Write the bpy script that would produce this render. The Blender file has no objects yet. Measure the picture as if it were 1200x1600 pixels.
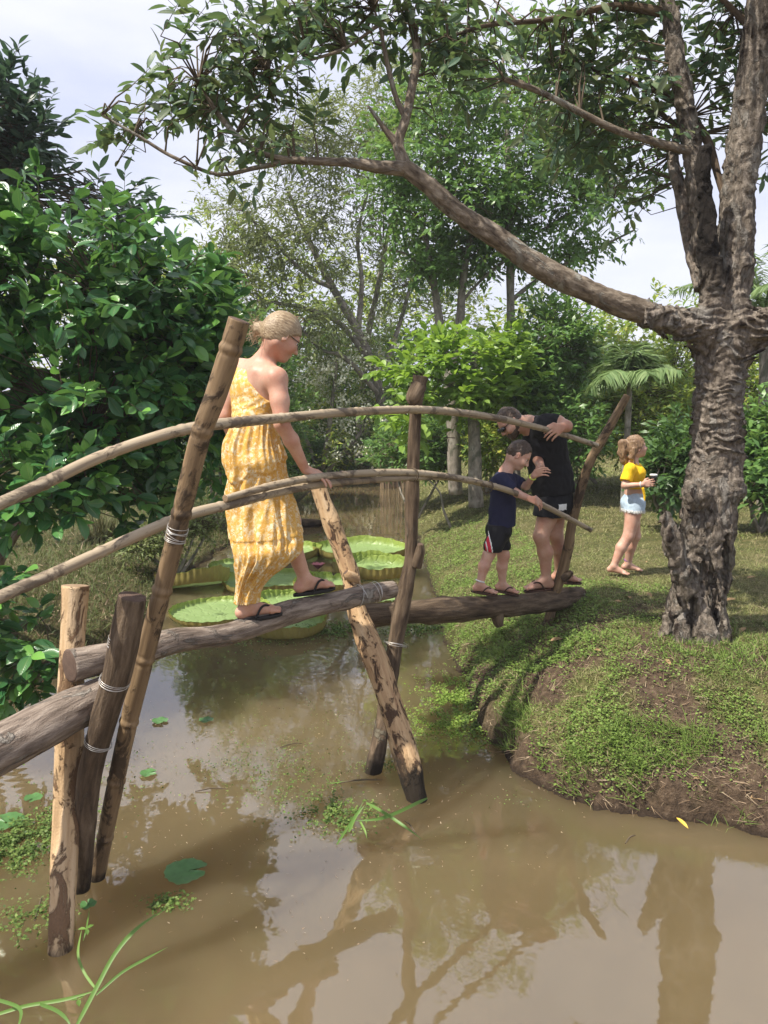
import bpy, math, time
import numpy as np
from mathutils import Vector, Matrix, Quaternion
T0 = time.time()
S = bpy.context.scene
COL = S.collection
R = math.radians
PI = math.pi

# ------------------------------------------------------------------ camera, sky, sun, exposure
PITCH = 7.92
CAMZ = 2.2
FPX = 1200.0
cam_d = bpy.data.cameras.new('camera')
cam = bpy.data.objects.new('camera', cam_d)
COL.objects.link(cam)
cam.location = (0, 0, CAMZ)
cam.rotation_euler = (R(90 - PITCH), 0, 0)
cam_d.sensor_fit = 'VERTICAL'
cam_d.sensor_height = 36
cam_d.sensor_width = 27
cam_d.lens = 36 * FPX / 1600
cam_d.clip_start = 0.05
cam_d.clip_end = 1000
S.camera = cam

SUN_EL, SUN_AZ = 58.0, -118.0        # azimuth from +Y towards +X
sd = Vector((math.sin(R(SUN_AZ)) * math.cos(R(SUN_EL)), math.cos(R(SUN_AZ)) * math.cos(R(SUN_EL)), math.sin(R(SUN_EL))))
W = bpy.data.worlds.new('World')
S.world = W
W.use_nodes = True
wn, wl = W.node_tree.nodes, W.node_tree.links
wn.clear()
wo = wn.new('ShaderNodeOutputWorld')
bg = wn.new('ShaderNodeBackground')
bg.inputs['Strength'].default_value = 0.118
sky = wn.new('ShaderNodeTexSky')
sky.sky_type = 'NISHITA'
sky.sun_disc = False
sky.sun_elevation = R(SUN_EL)
sky.sun_rotation = R(SUN_AZ)
sky.dust_density = 2.0
tcw = wn.new('ShaderNodeTexCoord')
mpw = wn.new('ShaderNodeMapping')
mpw.inputs['Scale'].default_value = (1.2, 1.2, 3.6)
nzw = wn.new('ShaderNodeTexNoise')
nzw.inputs['Scale'].default_value = 1.7
nzw.inputs['Detail'].default_value = 6
nzw.inputs['Roughness'].default_value = 0.55
rmp = wn.new('ShaderNodeValToRGB')
rmp.color_ramp.elements[0].position = 0.36
rmp.color_ramp.elements[0].color = (4.5, 4.75, 5.9, 1)
rmp.color_ramp.elements[1].position = 0.64
rmp.color_ramp.elements[1].color = (6.3, 6.3, 6.9, 1)
mxw = wn.new('ShaderNodeMix')
mxw.data_type = 'RGBA'
mxw.inputs[0].default_value = 0.88
wl.new(tcw.outputs['Generated'], mpw.inputs['Vector'])
wl.new(mpw.outputs[0], nzw.inputs['Vector'])
wl.new(nzw.outputs['Fac'], rmp.inputs[0])
wl.new(sky.outputs[0], mxw.inputs[6])
wl.new(rmp.outputs[0], mxw.inputs[7])
wl.new(mxw.outputs[2], bg.inputs[0])
wl.new(bg.outputs[0], wo.inputs[0])

sun_d = bpy.data.lights.new('sun', 'SUN')
sun_d.energy = 4.9
sun_d.angle = R(0.7)
sun_d.color = (1.0, 0.93, 0.82)
sun = bpy.data.objects.new('sun', sun_d)
COL.objects.link(sun)
sun.location = (-6, -3, 12)
sun.rotation_euler = (-sd).to_track_quat('-Z', 'Y').to_euler()

S.render.engine = 'CYCLES'
S.view_settings.view_transform = 'Standard'
S.view_settings.look = 'None'
S.view_settings.exposure = 0.6
S.view_settings.gamma = 1
S.view_settings.use_curve_mapping = False
cy = S.cycles
cy.use_denoising = True
cy.max_bounces = 6
cy.diffuse_bounces = 3
cy.glossy_bounces = 3
cy.transmission_bounces = 3
cy.transparent_max_bounces = 4
cy.caustics_reflective = False
cy.caustics_refractive = False
cy.sample_clamp_indirect = 4

# ------------------------------------------------------------------ geometry helpers
CP, SP = math.cos(R(PITCH)), math.sin(R(PITCH))

def ray(px, py):
    dx, dy = (px - 600) / FPX, (800 - py) / FPX
    return np.array([dx, CP + dy * SP, -SP + dy * CP])

def P(px, py, d):
    r = ray(px, py)
    return np.array([0, 0, CAMZ]) + r * (d / r[1])

def G(px, py, z=0.0):
    r = ray(px, py)
    return np.array([0, 0, CAMZ]) + r * ((z - CAMZ) / r[2])

def project(p):
    """pixel of world points (n,3)"""
    q = p - np.array([0, 0, CAMZ])
    f = q[:, 1] * CP - q[:, 2] * SP
    u = q[:, 1] * SP + q[:, 2] * CP
    f = np.maximum(f, 1e-3)
    return 600 + FPX * q[:, 0] / f, 800 - FPX * u / f, f

def nrm(v):
    v = np.asarray(v, float)
    return v / np.maximum(np.linalg.norm(v, axis=-1, keepdims=True), 1e-9)

_rs = np.random.RandomState(7)
_perm = np.concatenate([_rs.permutation(256)] * 3)
_grad = nrm(_rs.randn(256, 3))

def perlin(p):
    p = np.asarray(p, float)
    sh = p.shape[:-1]
    p = p.reshape(-1, 3)
    i = np.floor(p).astype(int)
    f = p - i
    i &= 255
    w = f * f * f * (f * (f * 6 - 15) + 10)
    out = 0
    for cx in (0, 1):
        wx = w[:, 0] if cx else 1 - w[:, 0]
        for cyy in (0, 1):
            wy = w[:, 1] if cyy else 1 - w[:, 1]
            for cz in (0, 1):
                wz = w[:, 2] if cz else 1 - w[:, 2]
                h = _perm[_perm[_perm[(i[:, 0] + cx) & 255] + ((i[:, 1] + cyy) & 255)] + ((i[:, 2] + cz) & 255)]
                g = _grad[h]
                out = out + wx * wy * wz * (g[:, 0] * (f[:, 0] - cx) + g[:, 1] * (f[:, 1] - cyy) + g[:, 2] * (f[:, 2] - cz))
    return (out * 1.5).reshape(sh)

def fbm(p, o=3, g=0.5):
    p = np.asarray(p, float)
    a, s, t = 1.0, 0.0, 0.0
    for k in range(o):
        s = s + a * perlin(p * 2 ** k + 17.3 * k)
        t += a
        a *= g
    return s / t

def sstep(a, b, x):
    t = np.clip((x - a) / (b - a), 0, 1)
    return t * t * (3 - 2 * t)

def new_mesh(name, V, Fs, mats, mi=None, smooth=True, attrs=None, uv=None):
    """Fs: list of (n,k) int arrays; mi: list of material indices, one per array"""
    V = np.asarray(V, np.float32)
    if isinstance(Fs, np.ndarray):
        Fs = [Fs]
    Fs = [np.asarray(f, np.int32) for f in Fs if len(f)]
    me = bpy.data.meshes.new(name)
    me.vertices.add(len(V))
    me.vertices.foreach_set('co', V.ravel())
    loops = np.concatenate([f.ravel() for f in Fs])
    tot = np.concatenate([np.full(len(f), f.shape[1], np.int32) for f in Fs])
    st = np.concatenate([[0], np.cumsum(tot)[:-1]]).astype(np.int32)
    me.loops.add(len(loops))
    me.loops.foreach_set('vertex_index', loops)
    me.polygons.add(len(tot))
    me.polygons.foreach_set('loop_start', st)
    me.polygons.foreach_set('loop_total', tot)
    if smooth:
        me.polygons.foreach_set('use_smooth', np.ones(len(tot), bool))
    for m in (mats if isinstance(mats, (list, tuple)) else [mats]):
        me.materials.append(m)
    if mi is not None:
        me.polygons.foreach_set('material_index', np.concatenate([np.full(len(f), k, np.int32) for f, k in zip(Fs, mi)]))
    if attrs:
        for k, a in attrs.items():
            a = np.asarray(a, np.float32)
            if a.ndim == 2:
                at = me.attributes.new(k, 'FLOAT_VECTOR', 'POINT')
                at.data.foreach_set('vector', a.ravel())
            else:
                at = me.attributes.new(k, 'FLOAT', 'POINT')
                at.data.foreach_set('value', a.ravel())
    if uv is not None:
        l = me.uv_layers.new(name='UVMap')
        l.data.foreach_set('uv', np.asarray(uv, np.float32)[loops].ravel())
    me.update(calc_edges=True)
    return me

def link(name, me, parent=None, kind=None, label=None, cat=None, group=None):
    o = bpy.data.objects.new(name, me)
    COL.objects.link(o)
    if parent is not None:
        o.parent = parent
    tag(o, label, cat, group, kind)
    return o

def tag(o, label=None, cat=None, group=None, kind=None):
    if label: o['label'] = label
    if cat: o['category'] = cat
    if group: o['group'] = group
    if kind: o['kind'] = kind
    return o

def wloc(o):
    v = np.zeros(3)
    while o is not None:
        v = v + np.array(o.location)
        o = o.parent
    return v

def part(name, V, Fs, mats, parent=None, mi=None, smooth=True, attrs=None, uv=None, **tags):
    """mesh object given in world coordinates, placed relative to its (unrotated) parent"""
    V = np.asarray(V, float)
    if parent is not None:
        V = V - wloc(parent)
        return link(name, new_mesh(name, V, Fs, mats, mi, smooth, attrs, uv), parent, **tags)
    base = np.array([V[:, 0].mean(), V[:, 1].mean(), V[:, 2].min()])
    o = link(name, new_mesh(name, V - base, Fs, mats, mi, smooth, attrs, uv), None, **tags)
    o.location = base
    return o

def empty(name, loc, label, cat, group=None):
    o = bpy.data.objects.new(name, None)
    COL.objects.link(o)
    o.location = tuple(loc)
    o.empty_display_size = 0.1
    return tag(o, label, cat, group)

def catmull(pts, n):
    """pts (m,k) -> (n,k) samples by arc length of first three columns"""
    pts = np.asarray(pts, float)
    if len(pts) == 2:
        t = np.linspace(0, 1, n)[:, None]
        return pts[0] * (1 - t) + pts[1] * t
    q = np.vstack([2 * pts[0] - pts[1], pts, 2 * pts[-1] - pts[-2]])
    out = []
    for i in range(len(pts) - 1):
        p0, p1, p2, p3 = q[i:i + 4]
        t = np.linspace(0, 1, 24, endpoint=False)[:, None]
        out.append(0.5 * (2 * p1 + (p2 - p0) * t + (2 * p0 - 5 * p1 + 4 * p2 - p3) * t ** 2 + (3 * p1 - p0 - 3 * p2 + p3) * t ** 3))
    out = np.vstack(out + [pts[-1:]])
    s = np.concatenate([[0], np.cumsum(np.linalg.norm(np.diff(out[:, :3], axis=0), axis=1))])
    tt = np.linspace(0, s[-1], n)
    return np.stack([np.interp(tt, s, out[:, k]) for k in range(out.shape[1])], 1)

def plen(pts):
    return np.linalg.norm(np.diff(np.asarray(pts)[:, :3], axis=0), axis=1).sum()

def frames(C):
    T = nrm(np.gradient(C, axis=0))
    a = np.array([0, -1.0, 0]) if abs(T[0][1]) < 0.8 else np.array([1.0, 0, 0])
    A = np.zeros_like(C)
    n = nrm(a - T[0] * a.dot(T[0]))
    for i in range(len(C)):
        n = nrm(n - T[i] * n.dot(T[i]))
        A[i] = n
    return T, A, np.cross(T, A)

def tube(pts, rad, nseg=12, step=0.03, disp=None, cap=True, tilt=(0, 0)):
    """returns V, [quads, capfaces], tc.  tc = (r cos, r sin, length)"""
    pts = np.asarray(pts, float)
    rad = np.asarray(rad, float)
    n = max(3, int(plen(pts) / step) + 1)
    D = catmull(np.hstack([pts, rad[:, None]]), n)
    C, r = D[:, :3], D[:, 3]
    T, A, B = frames(C)
    s = np.concatenate([[0], np.cumsum(np.linalg.norm(np.diff(C, axis=0), axis=1))])
    th = np.linspace(0, 2 * PI, nseg, endpoint=False)
    ct, st_ = np.cos(th), np.sin(th)
    tc = np.stack([r[:, None] * ct, r[:, None] * st_, np.repeat(s[:, None], nseg, 1)], -1)
    N = A[:, None] * ct[None, :, None] + B[:, None] * st_[None, :, None]
    rr = np.repeat(r[:, None], nseg, 1)
    if disp is not None:
        rr = rr + disp(tc, th[None, :] + 0 * rr, s[:, None] + 0 * rr, rr)
    V = C[:, None] + N * rr[..., None]
    V = V.reshape(-1, 3)
    i = np.arange(n - 1)[:, None] * nseg
    j = np.arange(nseg)[None]
    j2 = (j + 1) % nseg
    Q = np.stack([i + j, i + j2, i + nseg + j2, i + nseg + j], -1).reshape(-1, 4)
    tcf = tc.reshape(-1, 3)
    Fs = [Q]
    if cap:
        V2, tc2, tris = [V], [tcf], []
        nv = len(V)
        for end, ring, sg in ((0, np.arange(nseg), -1), (n - 1, np.arange(nseg) + (n - 1) * nseg, 1)):
            inner = C[end] + (V[ring] - C[end]) * 0.86 + T[end] * sg * 0.04 * r[end]
            V2 += [inner, C[end][None] + T[end] * sg * 0.03 * r[end]]
            tc2 += [tcf[ring] * [0.86, 0.86, 1], np.array([[0, 0, s[end]]])]
            ir = np.arange(nseg) + nv
            cidx = nv + nseg
            nx = np.roll(np.arange(nseg), -1)
            if sg < 0:
                tris.append(np.vstack([np.stack([ring[nx], ring, ir], 1), np.stack([ring[nx], ir, ir[nx]], 1), np.stack([ir[nx], ir, np.full(nseg, cidx)], 1)]))
            else:
                tris.append(np.vstack([np.stack([ring, ring[nx], ir], 1), np.stack([ring[nx], ir[nx], ir], 1), np.stack([ir, ir[nx], np.full(nseg, cidx)], 1)]))
            nv += nseg + 1
        V = np.vstack(V2)
        tcf = np.vstack(tc2)
        Fs.append(np.vstack(tris))
    return V, Fs, tcf

class Batch:
    """collects several pieces of ONE part"""
    def __init__(s):
        s.V, s.F, s.tc, s.n = [], {}, [], 0
    def add(s, V, Fs, tc=None):
        if isinstance(Fs, np.ndarray): Fs = [Fs]
        for f in Fs:
            if len(f): s.F.setdefault(f.shape[1], []).append(np.asarray(f) + s.n)
        s.V.append(V)
        s.tc.append(tc if tc is not None else V)
        s.n += len(V)
        return s
    def build(s, name, mat, parent=None, **kw):
        return part(name, np.vstack(s.V), [np.vstack(v) for v in s.F.values()], mat, parent, attrs={'tc': np.vstack(s.tc)}, **kw)

def pxtube(spec, **kw):
    """spec rows (px,py,d,width_px) -> tube args"""
    pts = np.array([P(a, b, d) for a, b, d, w in spec])
    rad = np.array([w / 2 * d / FPX for a, b, d, w in spec])
    return tube(pts, rad, **kw)

# ------------------------------------------------------------------ materials
class NT:
    def __init__(s, name):
        s.m = bpy.data.materials.new(name)
        s.m.use_nodes = True
        s.t = s.m.node_tree
        s.t.nodes.clear()
        s.out = s.t.nodes.new('ShaderNodeOutputMaterial')
    def n(s, typ, ins=None, **props):
        nd = s.t.nodes.new('ShaderNode' + typ)
        for k, v in props.items():
            setattr(nd, k, v)
        for k, v in (ins or {}).items():
            s.set(nd.inputs[k], v)
        return nd
    def set(s, sock, v):
        if isinstance(v, bpy.types.NodeSocket):
            s.t.links.new(v, sock)
        elif isinstance(v, bpy.types.Node):
            s.t.links.new(v.outputs[0], sock)
        else:
            if isinstance(v, (tuple, list)) and len(v) == 3 and sock.type == 'RGBA': v = (*v, 1)
            sock.default_value = v
    def tc(s): return s.n('Attribute', attribute_name='tc').outputs['Vector']
    def obj(s): return s.n('TexCoord').outputs['Object']
    def pos(s): return s.n('NewGeometry').outputs['Position']
    def map(s, v, sc=(1, 1, 1), loc=(0, 0, 0)): return s.n('Mapping', {'Vector': v, 'Scale': sc, 'Location': loc}).outputs[0]
    def noise(s, v, sc=5, det=4, ro=0.55, dist=0): return s.n('TexNoise', {'Vector': v, 'Scale': sc, 'Detail': det, 'Roughness': ro, 'Distortion': dist}).outputs['Fac']
    def ramp(s, f, stops):
        r = s.n('ValToRGB', {0: f})
        e = r.color_ramp.elements
        while len(e) < len(stops): e.new(0.5)
        for x, (p, c) in zip(e, stops):
            x.position = p
            x.color = (*c, 1) if not isinstance(c, (int, float)) else (c, c, c, 1)
        return r.outputs[0]
    def mix(s, f, a, b):
        m = s.n('Mix', data_type='RGBA')
        s.set(m.inputs[0], f); s.set(m.inputs[6], a); s.set(m.inputs[7], b)
        return m.outputs[2]
    def math(s, op, a, b=0.0, c=None, clamp=False):
        m = s.n('Math', operation=op, use_clamp=clamp)
        s.set(m.inputs[0], a); s.set(m.inputs[1], b)
        if c is not None: s.set(m.inputs[2], c)
        return m.outputs[0]
    def bump(s, h, st=0.5, di=0.01): return s.n('Bump', {'Height': h, 'Strength': st, 'Distance': di}).outputs[0]
    def pbr(s, col, ro=0.7, bump=None, spec=0.4, **kw):
        b = s.n('BsdfPrincipled', {'Base Color': col, 'Roughness': ro, 'Specular IOR Level': spec})
        for k, v in kw.items(): s.set(b.inputs[k.replace('_', ' ')], v)
        if bump is not None: s.set(b.inputs['Normal'], bump)
        return b
    def done(s, sh):
        s.set(s.out.inputs['Surface'], sh)
        return s.m

def wood(name, cols, patch=None, patch_cov=0.5, sc=22, stretch=0.12, bump=0.6, bdist=0.006, ro=0.85, patch_sc=6, foot=None, dep=None, char=None):
    """fibrous wood / bark: stops of colour along the grain, optional patches of another colour"""
    m = NT(name)
    v = m.tc()
    a = m.noise(m.map(v, (1, 1, stretch)), sc, 6, 0.62, 0.4)
    c = m.ramp(a, [(0.3 + 0.4 * i / (len(cols) - 1), k) for i, k in enumerate(cols)])
    b2 = m.noise(v, sc * 4, 3, 0.6)
    if patch:
        f = m.ramp(m.noise(m.map(v, (1, 1, 0.55)), patch_sc, 6, 0.68, 0.8), [(0.5 - 0.03 + (0.5 - patch_cov) * 0.4, 0.0), (0.5 + 0.03 + (0.5 - patch_cov) * 0.4, 1.0)])
        c = m.mix(f, c, m.mix(b2, patch, tuple(0.5 * x for x in patch)))
        h = m.math('ADD', m.math('MULTIPLY', f, 0.7), a)
    else:
        h = a
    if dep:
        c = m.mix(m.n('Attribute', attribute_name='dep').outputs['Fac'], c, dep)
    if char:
        c = m.mix(m.n('Attribute', attribute_name='char').outputs['Fac'], c, char)
    if foot:   # waterline grime: darker where the wood stands in mud and water
        z = m.n('SeparateXYZ', {0: m.pos()}).outputs[2]
        zz = m.math('ADD', z, m.math('MULTIPLY', m.noise(v, 14, 4), 0.35))
        f2 = m.ramp(zz, [(foot, 1.0), (foot + 0.12, 0.0)])
        c = m.mix(f2, c, (0.022, 0.016, 0.010))
    h = m.math('ADD', h, m.math('MULTIPLY', b2, 0.3))
    return m.done(m.pbr(c, ro, m.bump(h, bump, bdist), 0.25))

def leafmat(name, cols, trans=(0.25, 0.45, 0.05), tmix=0.3, ro=0.4, spec=0.5, vein=True, blotch=0.0):
    m = NT(name)
    g = m.n('NewGeometry')
    oi = m.n('ObjectInfo')
    r = m.math('FRACT', m.math('ADD', g.outputs['Random Per Island'], oi.outputs['Random']))
    c = m.ramp(r, [(i / (len(cols) - 1), k) for i, k in enumerate(cols)])
    cl = m.noise(m.pos(), 0.9, 2)
    c = m.mix(m.ramp(cl, [(0.35, 0.0), (0.65, 0.35)]), c, tuple(0.6 * x for x in cols[0]))
    t = m.mix(0.5, c, trans)
    if vein:
        uv = m.n('UVMap').outputs[0]
        sx = m.n('SeparateXYZ', {0: uv})
        d = m.math('ABSOLUTE', m.math('SUBTRACT', sx.outputs[0], 0.5))
        f = m.ramp(d, [(0.0, 0.45), (0.05, 0.0)])
        c = m.mix(f, c, (0.25, 0.3, 0.1))
        w = m.math('SINE', m.math('MULTIPLY', m.math('SUBTRACT', sx.outputs[1], m.math('MULTIPLY', d, 0.5)), 60.0))
        nb = m.bump(m.math('ADD', m.math('MULTIPLY', w, 0.3), m.math('MULTIPLY', f, -1)), 0.35, 0.004)
    else:
        nb = None
    b = m.pbr(c, ro, nb, spec)
    tr = m.n('BsdfTranslucent', {'Color': t})
    return m.done(m.n('MixShader', {0: tmix, 1: b, 2: tr}))

def plain(name, col, ro=0.7, spec=0.3, var=0.15, sc=40, bump=0.15, bd=0.003, **kw):
    m = NT(name)
    v = m.obj()
    a = m.noise(v, sc, 4)
    c = m.mix(a, tuple(x * (1 - var) for x in col), tuple(min(1, x * (1 + var)) for x in col))
    return m.done(m.pbr(c, ro, m.bump(a, bump, bd), spec, **kw))

MAT = {}
MAT['bamboo'] = wood('bamboo', [(0.20, 0.15, 0.10), (0.36, 0.29, 0.20), (0.46, 0.39, 0.29)], (0.20, 0.155, 0.11), 0.42, 34, 0.05, 0.5, 0.004, 0.6, 9)
MAT['bamboo_brown'] = wood('bamboo_brown', [(0.10, 0.065, 0.035), (0.20, 0.135, 0.075), (0.30, 0.21, 0.12)], (0.075, 0.05, 0.03), 0.42, 30, 0.06, 0.55, 0.004, 0.65, 8, foot=0.16)
MAT['peeled'] = wood('peeled_wood', [(0.30, 0.19, 0.10), (0.50, 0.35, 0.20), (0.60, 0.45, 0.29)], (0.22, 0.13, 0.07), 0.45, 26, 0.09, 1.0, 0.012, 0.8, 11, foot=0.12)
MAT['flaking'] = wood('flaking_wood', [(0.26, 0.15, 0.08), (0.46, 0.31, 0.17), (0.56, 0.42, 0.27)], (0.10, 0.058, 0.034), 0.36, 26, 0.1, 1.0, 0.012, 0.85, 15, foot=0.30)
MAT['bark_grey'] = wood('grey_bark', [(0.07, 0.05, 0.038), (0.22, 0.175, 0.14), (0.38, 0.32, 0.265)], (0.32, 0.29, 0.25), 0.3, 40, 0.16, 1.0, 0.014, 0.9, 9)
MAT['bark_dark'] = wood('dark_bark', [(0.03, 0.02, 0.014), (0.10, 0.07, 0.045), (0.19, 0.14, 0.095)], (0.16, 0.14, 0.10), 0.18, 34, 0.14, 1.0, 0.012, 0.9, 7, foot=0.2)
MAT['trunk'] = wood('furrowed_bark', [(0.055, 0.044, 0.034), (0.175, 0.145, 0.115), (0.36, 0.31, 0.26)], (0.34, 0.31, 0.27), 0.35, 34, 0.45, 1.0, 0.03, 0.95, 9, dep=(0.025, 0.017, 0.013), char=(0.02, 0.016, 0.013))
MAT['branch'] = wood('branch_bark', [(0.05, 0.036, 0.026), (0.17, 0.135, 0.10), (0.33, 0.28, 0.22)], (0.36, 0.34, 0.29), 0.36, 34, 0.35, 0.9, 0.012, 0.9, 7)
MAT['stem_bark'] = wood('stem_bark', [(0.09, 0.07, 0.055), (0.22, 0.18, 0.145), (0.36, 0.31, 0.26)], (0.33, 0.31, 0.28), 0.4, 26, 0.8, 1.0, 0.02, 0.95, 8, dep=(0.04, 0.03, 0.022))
MAT['twig'] = plain('twig_bark', (0.10, 0.075, 0.05), 0.9)
MAT['pale_trunk'] = wood('pale_bark', [(0.12, 0.10, 0.08), (0.24, 0.21, 0.175), (0.36, 0.33, 0.29)], (0.15, 0.15, 0.11), 0.4, 12, 0.5, 0.6, 0.01, 0.9, 3)
def endgrain(name, a, b):
    m = NT(name)
    v = m.tc()
    r = m.n('VectorMath', {0: m.map(v, (1, 1, 0))}, operation='LENGTH').outputs['Value']
    ring = m.math('SINE', m.math('MULTIPLY', m.math('ADD', r, m.math('MULTIPLY', m.noise(v, 20, 3), 0.012)), 900.0))
    c = m.mix(m.math('MULTIPLY_ADD', ring, 0.25, 0.5), a, b)
    c = m.mix(m.noise(v, 30, 4), c, tuple(0.5 * x for x in a))
    return m.done(m.pbr(c, 0.85, m.bump(ring, 0.2, 0.002), 0.2))
MAT['end_dark'] = endgrain('weathered_end_grain', (0.10, 0.065, 0.05), (0.21, 0.145, 0.11))
MAT['end_pale'] = endgrain('fresh_end_grain', (0.30, 0.2, 0.12), (0.5, 0.38, 0.26))
MAT['wire'] = plain('galvanised_wire', (0.55, 0.53, 0.5), 0.35, 0.6, Metallic=0.6)
# ------------------------------------------------------------------ terrain
RW = [(1500, 1330), (1200, 1302), (1100, 1294), (1000, 1274), (930, 1262), (870, 1246), (825, 1215), (785, 1182), (752, 1145), (735, 1100), (728, 1060), (700, 1020), (690, 980), (680, 930), (664, 880), (652, 840), (640, 800), (632, 772)]
LW = [(486, 766), (470, 780), (440, 800), (400, 826), (345, 862), (300, 890), (262, 925), (225, 975), (130, 1030), (60, 1075), (-60, 1120), (-400, 1190)]
chan = [G(*p)[:2] for p in RW]
right_shore = np.array([[14, 2.9], [7, 3.4]] + chan)
left_shore = np.array([G(*p)[:2] for p in LW])
far_r, far_l = right_shore[-1], left_shore[0]
poly = np.vstack([right_shore, [[far_r[0] + 0.2, far_r[1] + 3], [far_l[0] - 0.3, far_l[1] + 3]], left_shore, [[-16, 3.5], [-16, -12], [14, -12]]])

def sdist(x, y):
    """signed distance to the water's edge, positive on land; second: 1 on right bank side"""
    p = np.stack([x, y], -1)
    best = np.full(x.shape, 1e9)
    inside = np.zeros(x.shape, bool)
    a = poly
    b = np.roll(poly, -1, axis=0)
    for (ax, ay), (bx, by) in zip(a, b):
        ex, ey = bx - ax, by - ay
        L = ex * ex + ey * ey
        t = np.clip(((x - ax) * ex + (y - ay) * ey) / L, 0, 1)
        best = np.minimum(best, np.hypot(x - ax - t * ex, y - ay - t * ey))
        c = ((ay > y) != (by > y)) & (x < (bx - ax) * (y - ay) / (by - ay + 1e-12) + ax)
        inside ^= c
    return np.where(inside, -best, best)

def height(x, y):
    x = np.asarray(x, float); y = np.asarray(y, float)
    p3 = np.stack([x, y, 0 * x], -1)
    s = sdist(x, y) + 0.10 * fbm(p3 * 2.1, 2) + 0.055 * fbm(p3 * 8, 2) + 0.018 * perlin(p3 * 30)
    right = sstep(-0.6, 0.6, x + 0.02 * y)
    near = sstep(7.5, 5.0, y) * right
    steep = 0.07 + 0.05 * near
    up = np.where(s > 0, steep * sstep(0, 0.10, s), 0)
    w = 1.25 + 0.5 * sstep(6, 12, y)
    top_r = 0.60 + 0.10 * sstep(0, 3, s - 1) * 0
    top_l = 0.42
    top = top_l + (top_r - top_l) * right
    tt = np.clip(s / w, 0, 1)
    rise = (top - steep) * np.sin(tt * PI / 2) ** 0.95
    land = up + rise + 0.02 * fbm(p3 * 3.3, 3) * np.clip(s * 5, 0, 1) + 0.05 * fbm(p3 * 0.5 + 5, 2) * sstep(0.5, 3, s)
    land = land + sstep(0.03, 0.3, s) * near * (0.05 * fbm(p3 * 6, 3) + 0.022 * perlin(p3 * 22))
    water = -0.02 - 0.5 * sstep(0, 1.0, -s)
    return np.where(s > 0, land, water)

def axis(lo, hi, fine0, fine1, h, grow):
    a = list(np.arange(fine0, fine1, h))
    s = h; x = a[-1]
    while x < hi:
        s *= grow; x += s; a.append(x)
    s = h; x = a[0]; pre = []
    while x > lo:
        s *= grow; x -= s; pre.append(x)
    return np.array(pre[::-1] + a)
xs = axis(-130, 130, -3.2, 3.2, 0.022, 1.045)
ys = axis(-40, 190, 3.6, 7.6, 0.022, 1.03)
X, Y = np.meshgrid(xs, ys)
Z = height(X, Y)
Vg = np.stack([X, Y, Z], -1).reshape(-1, 3)
nx_, ny_ = len(xs), len(ys)
ii = (np.arange(ny_ - 1)[:, None] * nx_ + np.arange(nx_ - 1)[None]).ravel()
Qg = np.stack([ii, ii + 1, ii + 1 + nx_, ii + nx_], -1)
dirt_c = G(1010, 1130, 0.3)

def bare(x, y):
    """bare soil patches on the near slope of the right bank, 0..1"""
    p3 = np.stack([x, y, 0 * x], -1)
    s = sdist(x, y)
    near = sstep(7.0, 5.4, y) * sstep(0.2, 0.9, x) * sstep(2.0, 1.4, s)
    n = fbm(p3 * 1.9 + 3.1, 3)
    edge = sstep(0.16, 0.04, s)
    return np.clip(near * sstep(-0.15, 0.12, n) + edge * near, 0, 1)

bareg = np.maximum(bare(X, Y), 0.4 * (X < -0.9 - 0.03 * Y) * (Y < 14)).ravel()
m = NT('soil_and_turf')
v = m.pos()
n1 = m.noise(v, 3.0, 5)
n2 = m.noise(v, 22, 5, 0.65)
n3 = m.noise(v, 90, 4, 0.7)
soil = m.ramp(n2, [(0.3, (0.05, 0.034, 0.022)), (0.55, (0.135, 0.092, 0.06)), (0.75, (0.24, 0.175, 0.12))])
turf = m.ramp(m.math('MULTIPLY_ADD', n2, 0.6, m.math('MULTIPLY', n1, 0.4)), [(0.36, (0.06, 0.075, 0.022)), (0.52, (0.13, 0.13, 0.045)), (0.66, (0.24, 0.20, 0.10))])
ba = m.n('Attribute', attribute_name='bare').outputs['Fac']
c = m.mix(ba, turf, soil)
c = m.mix(n3, m.mix(0.45, c, (0.01, 0.01, 0.005)), c)
zz = m.n('SeparateXYZ', {0: v}).outputs[2]
wet = m.ramp(m.math('ADD', zz, m.math('MULTIPLY', n2, 0.05)), [(0.03, 1.0), (0.09, 0.0)])
c = m.mix(wet, c, (0.035, 0.024, 0.016))
MAT['ground'] = m.done(m.pbr(c, 0.95, m.bump(m.math('ADD', n2, m.math('MULTIPLY', n3, 0.5)), 1.0, 0.03), 0.2))
part('ground', Vg, [Qg], MAT['ground'], attrs={'bare': bareg}, kind='structure')

# ------------------------------------------------------------------ water
m = NT('muddy_water')
v = m.pos()
sw = m.noise(v, 0.8, 3, 0.5, 0.6)
c = m.ramp(sw, [(0.3, (0.098, 0.073, 0.036)), (0.7, (0.142, 0.106, 0.055))])
h1 = m.noise(m.map(v, (1, 0.6, 1)), 2.2, 2, 0.5)
h2 = m.noise(v, 9, 2, 0.5)
hh = m.math('ADD', m.math('MULTIPLY', h1, 1.0), m.math('MULTIPLY', h2, 0.18))
for (wx, wy), fr, am in ((G(30, 1190)[:2], 75, 0.10), (G(478, 1035)[:2], 60, 0.05)):
    dv = m.n('VectorMath', {0: v, 1: (wx, wy, 0)}, operation='DISTANCE').outputs['Value']
    rg = m.math('MULTIPLY', m.math('SINE', m.math('MULTIPLY', dv, fr)), m.ramp(dv, [(0.0, 1.0), (0.75, 0.0)]))
    hh = m.math('ADD', hh, m.math('MULTIPLY', rg, am))
b = m.pbr(c, 0.03, m.bump(hh, 0.12, 0.03), 0.5, IOR=2.1, Subsurface_Weight=1.0, Subsurface_Scale=1.1, Subsurface_Radius=(1.0, 0.8, 0.55))
b.subsurface_method = 'BURLEY'
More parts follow.
